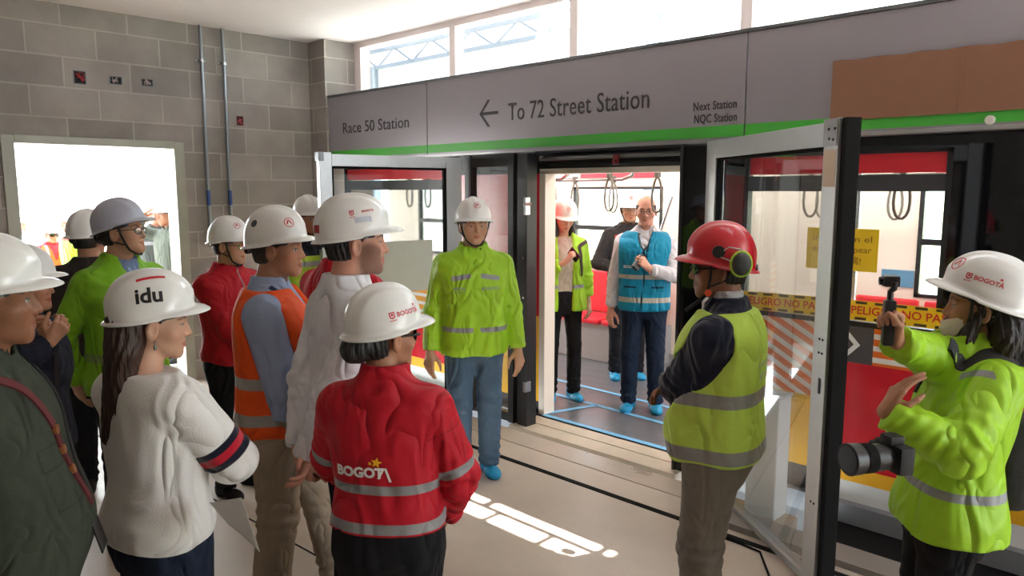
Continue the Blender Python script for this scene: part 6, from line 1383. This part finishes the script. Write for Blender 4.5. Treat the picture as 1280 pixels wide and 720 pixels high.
def c_photog():
    R = person('photog', 'woman photographer in lime jacket with lowered mask and white helmet at right', (1232, 320), 2.26, -72, -86, pitch=1, leanf=-0.13, skin='tan', female=True, hair='long', hair_len=0.30, hair_front=True, hair_col=srgb(34, 22, 20)[:3], w=1.10,
        hat=dict(style='cap', tilt=15, sc=1.05, dz=0.044, strap=True, decals=[logo_bogota(-78, 0.78), logo_metro(-20, 0.66, 0.024)]),
        handRpx=(1101, 420, 2.10), elbowRpx=(1092, 500, 2.12), handLpx=(1106, 514, 2.08), poleL=(-0.8, -0.3, -1.2), hR=dict(n=(-0.7, 0.6, 0.1), d=(0.1, 0.15, 1.0), curl=(.85, .85, .85, .85), thumb=.7), hL=dict(n=(0.2, -0.8, -0.4), d=(0.15, -0.45, 0.85), curl=(.2, .2, .25, .3), thumb=.5),
        tops=[('jacket', lime_jacket(hem=0.845, grow=0.024, arm=(0.086, 0.080, 0.056), hood=True, collar=(0.09, 0.084), wrinkle=0.0088, flare=0.02, pats=[(band(1.01, 0.015), REFL, 0.001, 0.4), (lambda c: np.maximum(np.abs(c['par'] - 0.015) - 0.014, np.abs(c['P'][:, 1]) - 0.05), REFL, 0.001, 0.4)]))],
        trousers=slacks(BLACK), shoes=SHOE)
    s = R['s']; hw = R['hw']
    # mask pulled below the mouth
    V = []; F = []; nu, nv = 14, 10
    for i in range(nu + 1):
        for j in range(nv + 1):
            u = -1 + 2 * i / nu; v = j / nv; a = u * 1.30; zt = -0.062 + 0.030 * abs(u) ** 1.2; zb = -0.122 + 0.050 * abs(u) ** 2.4
            z = zt + (zb - zt) * v; bul = 0.012 * math.sin(math.pi * v) * (1 - abs(u) ** 2) + 0.003 * math.sin(v * 18) * (1 - u * u); r = 0.0
            y = 0.030 + (0.073 + bul - 0.012 * v) * math.cos(a) ; x = (0.070 - 0.010 * v) * math.sin(a); V.append(hw((x, y, z)) * s)
    for i in range(nu):
        for j in range(nv): F.append((i * (nv + 1) + j, i * (nv + 1) + j + 1, (i + 1) * (nv + 1) + j + 1, (i + 1) * (nv + 1) + j))
    mk = add_obj('face_mask', V, F, plain('pale_pink_mask', srgb(236, 216, 216), 0.9, bump=0.2), R['root'], True); mk.modifiers.new('thickness', 'SOLIDIFY').thickness = 0.002
    m = MB()
    for sg in (-1, 1): m.tube([hw((sg * 0.060, 0.058, -0.075)) * s, hw((sg * 0.074, 0.02, -0.03)) * s, hw((sg * 0.080, -0.03, 0.0)) * s], 0.0016 * s, 6); m.tube([hw((sg * 0.056, 0.055, -0.098)) * s, hw((sg * 0.072, 0.0, -0.055)) * s, hw((sg * 0.080, -0.035, -0.02)) * s], 0.0016 * s, 6)
    m.build('ear_loop', plain('white_elastic', (0.8, 0.78, 0.78), 0.8), mk, True)
    bv = R['bvh']['jacket']; st = ribbon('camera_strap', [(0.08, -0.08, 1.47), (0.09, 0.06, 1.43), (0.07, 0.2, 1.30)], bv, DARK_STRAP, R['root'], 0.024, s=s)
    ribbon('backpack_strap', [s_unl for s_unl in map(R['o']['unlean'], [(-0.115, -0.15, 1.36), (-0.112, -0.09, 1.44), (-0.11, -0.01, 1.47), (-0.11, 0.06, 1.43), (-0.11, 0.10, 1.36)])], bv, plain('grey_black_webbing', (0.03, 0.03, 0.033), 0.7), R['root'], 0.045, s=s, over=True)
    # backpack behind her
    def fn(P): return smax(np.maximum(np.maximum(np.abs(P[:, 0]) - 0.11, np.abs(P[:, 2] - 1.10) - 0.17), np.abs(P[:, 1] + 0.20) - 0.06), ell(P, (0, -0.19, 1.10), (0.15, 0.10, 0.22)), 0.04)
    V, F = polygonise(fn, (-.2, -.36, .88), (.2, -.1, 1.38), 0.009); bp = add_obj('backpack', V * s, F, plain('black_nylon', (0.014, 0.014, 0.016), 0.6, bump=0.2), R['root'], True)
    # stabilised pocket camera in the raised hand
    M = hand_matrix(R, 'R', 0.075, 0.028); d = (R['Mw'].to_3x3() @ Vector(R['hands']['R'][3][2])).normalized()
    up = Vector((0, 0, 1)); c = M.translation; fx = -(R['Mw'].to_3x3() @ Vector((0, 1, 0))).normalized() * -1; G = frame_matrix(c, fx.cross(up), fx)
    G = Matrix(((G[0][0], G[0][1], 0, c.x), (G[1][0], G[1][1], 0, c.y), (0, 0, 1, c.z), (0, 0, 0, 1)))
    m = MB(); m.xbox(G, (-0.018, -0.016, -0.075), (0.018, 0.016, 0.060), bev=0.007); gb = m.build('pocket_camera', BLACK_PL, None, True); tag(gb, 'small black gimbal camera raised in the photographer\'s hand', 'camera')
    m = MB(); m.tube([G @ Vector((0, 0, 0.055)), G @ Vector((0, 0, 0.085)), G @ Vector((-0.02, -0.004, 0.095)), G @ Vector((-0.022, -0.004, 0.115))], 0.009, 10); m.build('gimbal_arm', BLACK_PL, gb, True)
    m = MB(); m.xbox(G, (-0.020, -0.022, 0.098), (0.022, 0.024, 0.132), bev=0.009); hd_ = m.build('camera_head', BLACK_PL, gb, True); m = MB(); m.tube([G @ Vector((0, 0.022, 0.115)), G @ Vector((0, 0.032, 0.115))], 0.012, 16); m.build('lens', SHADE, hd_, True)
    # camera hanging at her hip
    c = Vector(at_d(1108, 570, 1.95)); lens = (Vector(at_d(1036, 576, 1.91)) - c).normalized(); G = frame_matrix(c, lens, up) @ Matrix.Scale(0.84, 4)
    m = MB(); m.xbox(G, (-0.055, -0.048, -0.065), (0.0, 0.045, 0.065), bev=0.012).xbox(G, (-0.045, 0.04, -0.028), (0.01, 0.072, 0.028), bev=0.01).xbox(G, (-0.06, -0.05, 0.04), (0.018, 0.035, 0.07), bev=0.012)
    cb = m.build('dslr_camera', plain('camera_body_rubber', (0.006, 0.006, 0.006), 0.6, bump=0.3, bscale=300), None, True); tag(cb, 'black camera with long lens hanging at the photographer\'s hip', 'camera')
    m = MB(); L = lambda x, r: (G @ Vector((x, 0, -0.004)), r)
    pts = [L(0.0, .034), L(.02, .034), L(.022, .037), L(.06, .037), L(.062, .0395), L(.095, .0395), L(.097, .036), L(.105, .036), L(.107, .042), L(.145, .044)]; m.tube([p for p, _ in pts], [r for _, r in pts], 26); ln_ = m.build('lens_barrel', BLACK_PL, cb, True)
    m = MB(); m.tube([G @ Vector((.144, 0, -0.004)), G @ Vector((.1465, 0, -0.004))], 0.037, 24); m.build('front_glass', SHADE, ln_, True)
    m = MB(); m.tube([G @ Vector((.063, 0, -0.004)), G @ Vector((.093, 0, -0.004))], 0.0405, 26); m.build('focus_ring', RUBBER, ln_, True)
def c_dark():
    R = person('dark', 'man in dark jacket with red earmuffs in the doorway, seen from behind', (110, 263), 4.35, 168, 140, skin='tan', hair='short', hat=dict(style='round', tilt=3), w=1.10,
        tops=[('jacket', dict(col=srgb(52, 47, 45), hem=0.82, grow=0.022, arm=(0.080, 0.070, 0.052), sleeve=0.97, collar=(0.05, 0.078)))], trousers=slacks(BLACK), shoes=SHOE, handL=(-0.34, 0.10, 0.86), poleL=(-1, -0.6, 0))
    m = MB(); s = R['s']
    for sg in (-1, 1): m.tube([R['hw']((sg * 0.078, -0.01, -0.01)) * s, R['hw']((sg * 0.115, -0.01, -0.01)) * s], 0.034 * s, 18)
    ec = m.build('earmuffs', BLACK_PL, R['root'], True); m = MB()
    for sg in (-1, 1): m.tube([R['hw']((sg * 0.1155, -0.01, -0.01)) * s, R['hw']((sg * 0.120, -0.01, -0.01)) * s], 0.022 * s, 18)
    m.build('red_cap', plain('orange_red_plastic', srgb(235, 70, 45), 0.4), ec, True)
def c_outside():
    person('outgreen', 'bearded man in lime jacket and white helmet outside the doorway', (84, 262), 8.6, -62, -70, pitch=-8, skin='tan', beard='full', hair='short', hat=dict(style='cap'), tops=[('jacket', lime_jacket(pats=[(lambda c: 1.40 - c['z'], srgb(220, 70, 50), 0.003, 0.7)]))], trousers=slacks(NAVY), shoes=SHOE, detail=1.0)
    person('outorange', 'man in orange vest and sunglasses outside the doorway', (64, 278), 9.0, 20, 25, pitch=-6, skin='tan', hair='short', glasses='dark', hat=dict(style='cap'), tops=[('jacket', red_jacket(col=srgb(210, 50, 60))), ('safety_vest', vest_of(srgb(244, 96, 40), openv=[(1.2, .25, 0)], pats=[(band_all(1.1, .025), REFL, .001, .4), (lambda c: np.abs(np.abs(c['x']) - 0.11) - 0.02, REFL, .001, .4)]))], trousers=slacks(NAVY), shoes=SHOE)
    person('outleft', 'man in white helmet and pale jacket outside beside the left jamb', (25, 266), 9.6, 40, 35, skin='rosy', hair='short', hat=dict(style='round'), tops=[('jacket', red_jacket(col=srgb(200, 198, 196)))], trousers=slacks(NAVY), shoes=SHOE)
    person('outsalute', 'man in grey green jacket touching his helmet brim at the right door jamb', (206, 249), 7.75, -66, -62, pitch=-4, skin='tan', hair='short', hat=dict(style='cap'), w=1.05, handR=(0.12, 0.24, 1.60), poleR=(1, 0.3, -0.4), hR=dict(n=(-0.6, -0.5, -0.3), d=(-0.6, -0.2, 0.7), curl=(.25, .25, .3, .3)),
        tops=[('jacket', dict(col=srgb(92, 98, 88), hem=0.84, grow=0.018, arm=(0.074, 0.064, 0.050), sleeve=0.96, collar=(0.06, 0.078)))], trousers=slacks(NAVY), shoes=SHOE)
    person('outback', 'man in pale helmet behind the one touching his brim outside', (194, 249), 8.2, 0, -10, skin='rosy', hair='short', hat=dict(style='round'), tops=[('jacket', dict(col=srgb(84, 88, 84), grow=0.016, collar=(0.05, 0.076), pats=[(band(1.30, 0.02), REFL, .001, .4)]))], trousers=slacks(NAVY), shoes=SHOE)
    R = person('navyhid', 'person in navy jacket with hanging badge behind the olive shirted man', (30, 308), 2.95, 58, 62, skin='tan', female=True, hair='short', hat=dict(style='round'), w=1.1, handRpx=(62, 428, 2.75), handLpx=(56, 424, 2.85), poleR=(1, -0.8, -0.8), poleL=(-1, -0.6, -0.8), hR=dict(n=(-0.7, -0.4, 0.3), d=(-0.3, 0.5, 0.8), curl=(.6, .6, .6, .6)), hL=dict(n=(0.7, -0.4, 0.3), d=(0.3, 0.5, 0.8), curl=(.6, .6, .6, .6)),
        tops=[('jacket', dict(col=srgb(28, 32, 48), hem=0.84, grow=0.020, arm=(0.078, 0.068, 0.052), sleeve=0.96, collar=(0.06, 0.076)))], trousers=slacks(BLACK), shoes=SHOE)
    l = ribbon('lanyard', [(0.07, 0.0, 1.48), (0.075, 0.12, 1.38), (0.07, 0.2, 1.15), (0.07, 0.2, 1.02)], R['bvh']['jacket'], DARK_STRAP, R['root'], 0.018, s=R['s']); badge(R, 'jacket', (0.07, 0.2, 0.95), (0.075, 0.10), l)

CAST = dict(center=c_center, idu=c_idu, olive=c_olive, redw=c_redw, white=c_white, orange=c_orange, redleft=c_redleft, greenleft=c_greenleft, post=c_post, redhidden=c_redhidden, twoman=c_twoman, tblue=c_tblue, tback=c_tback, redhat=c_redhat, photog=c_photog, dark=c_dark, outside=c_outside)
for _k, _f in CAST.items(): _f()
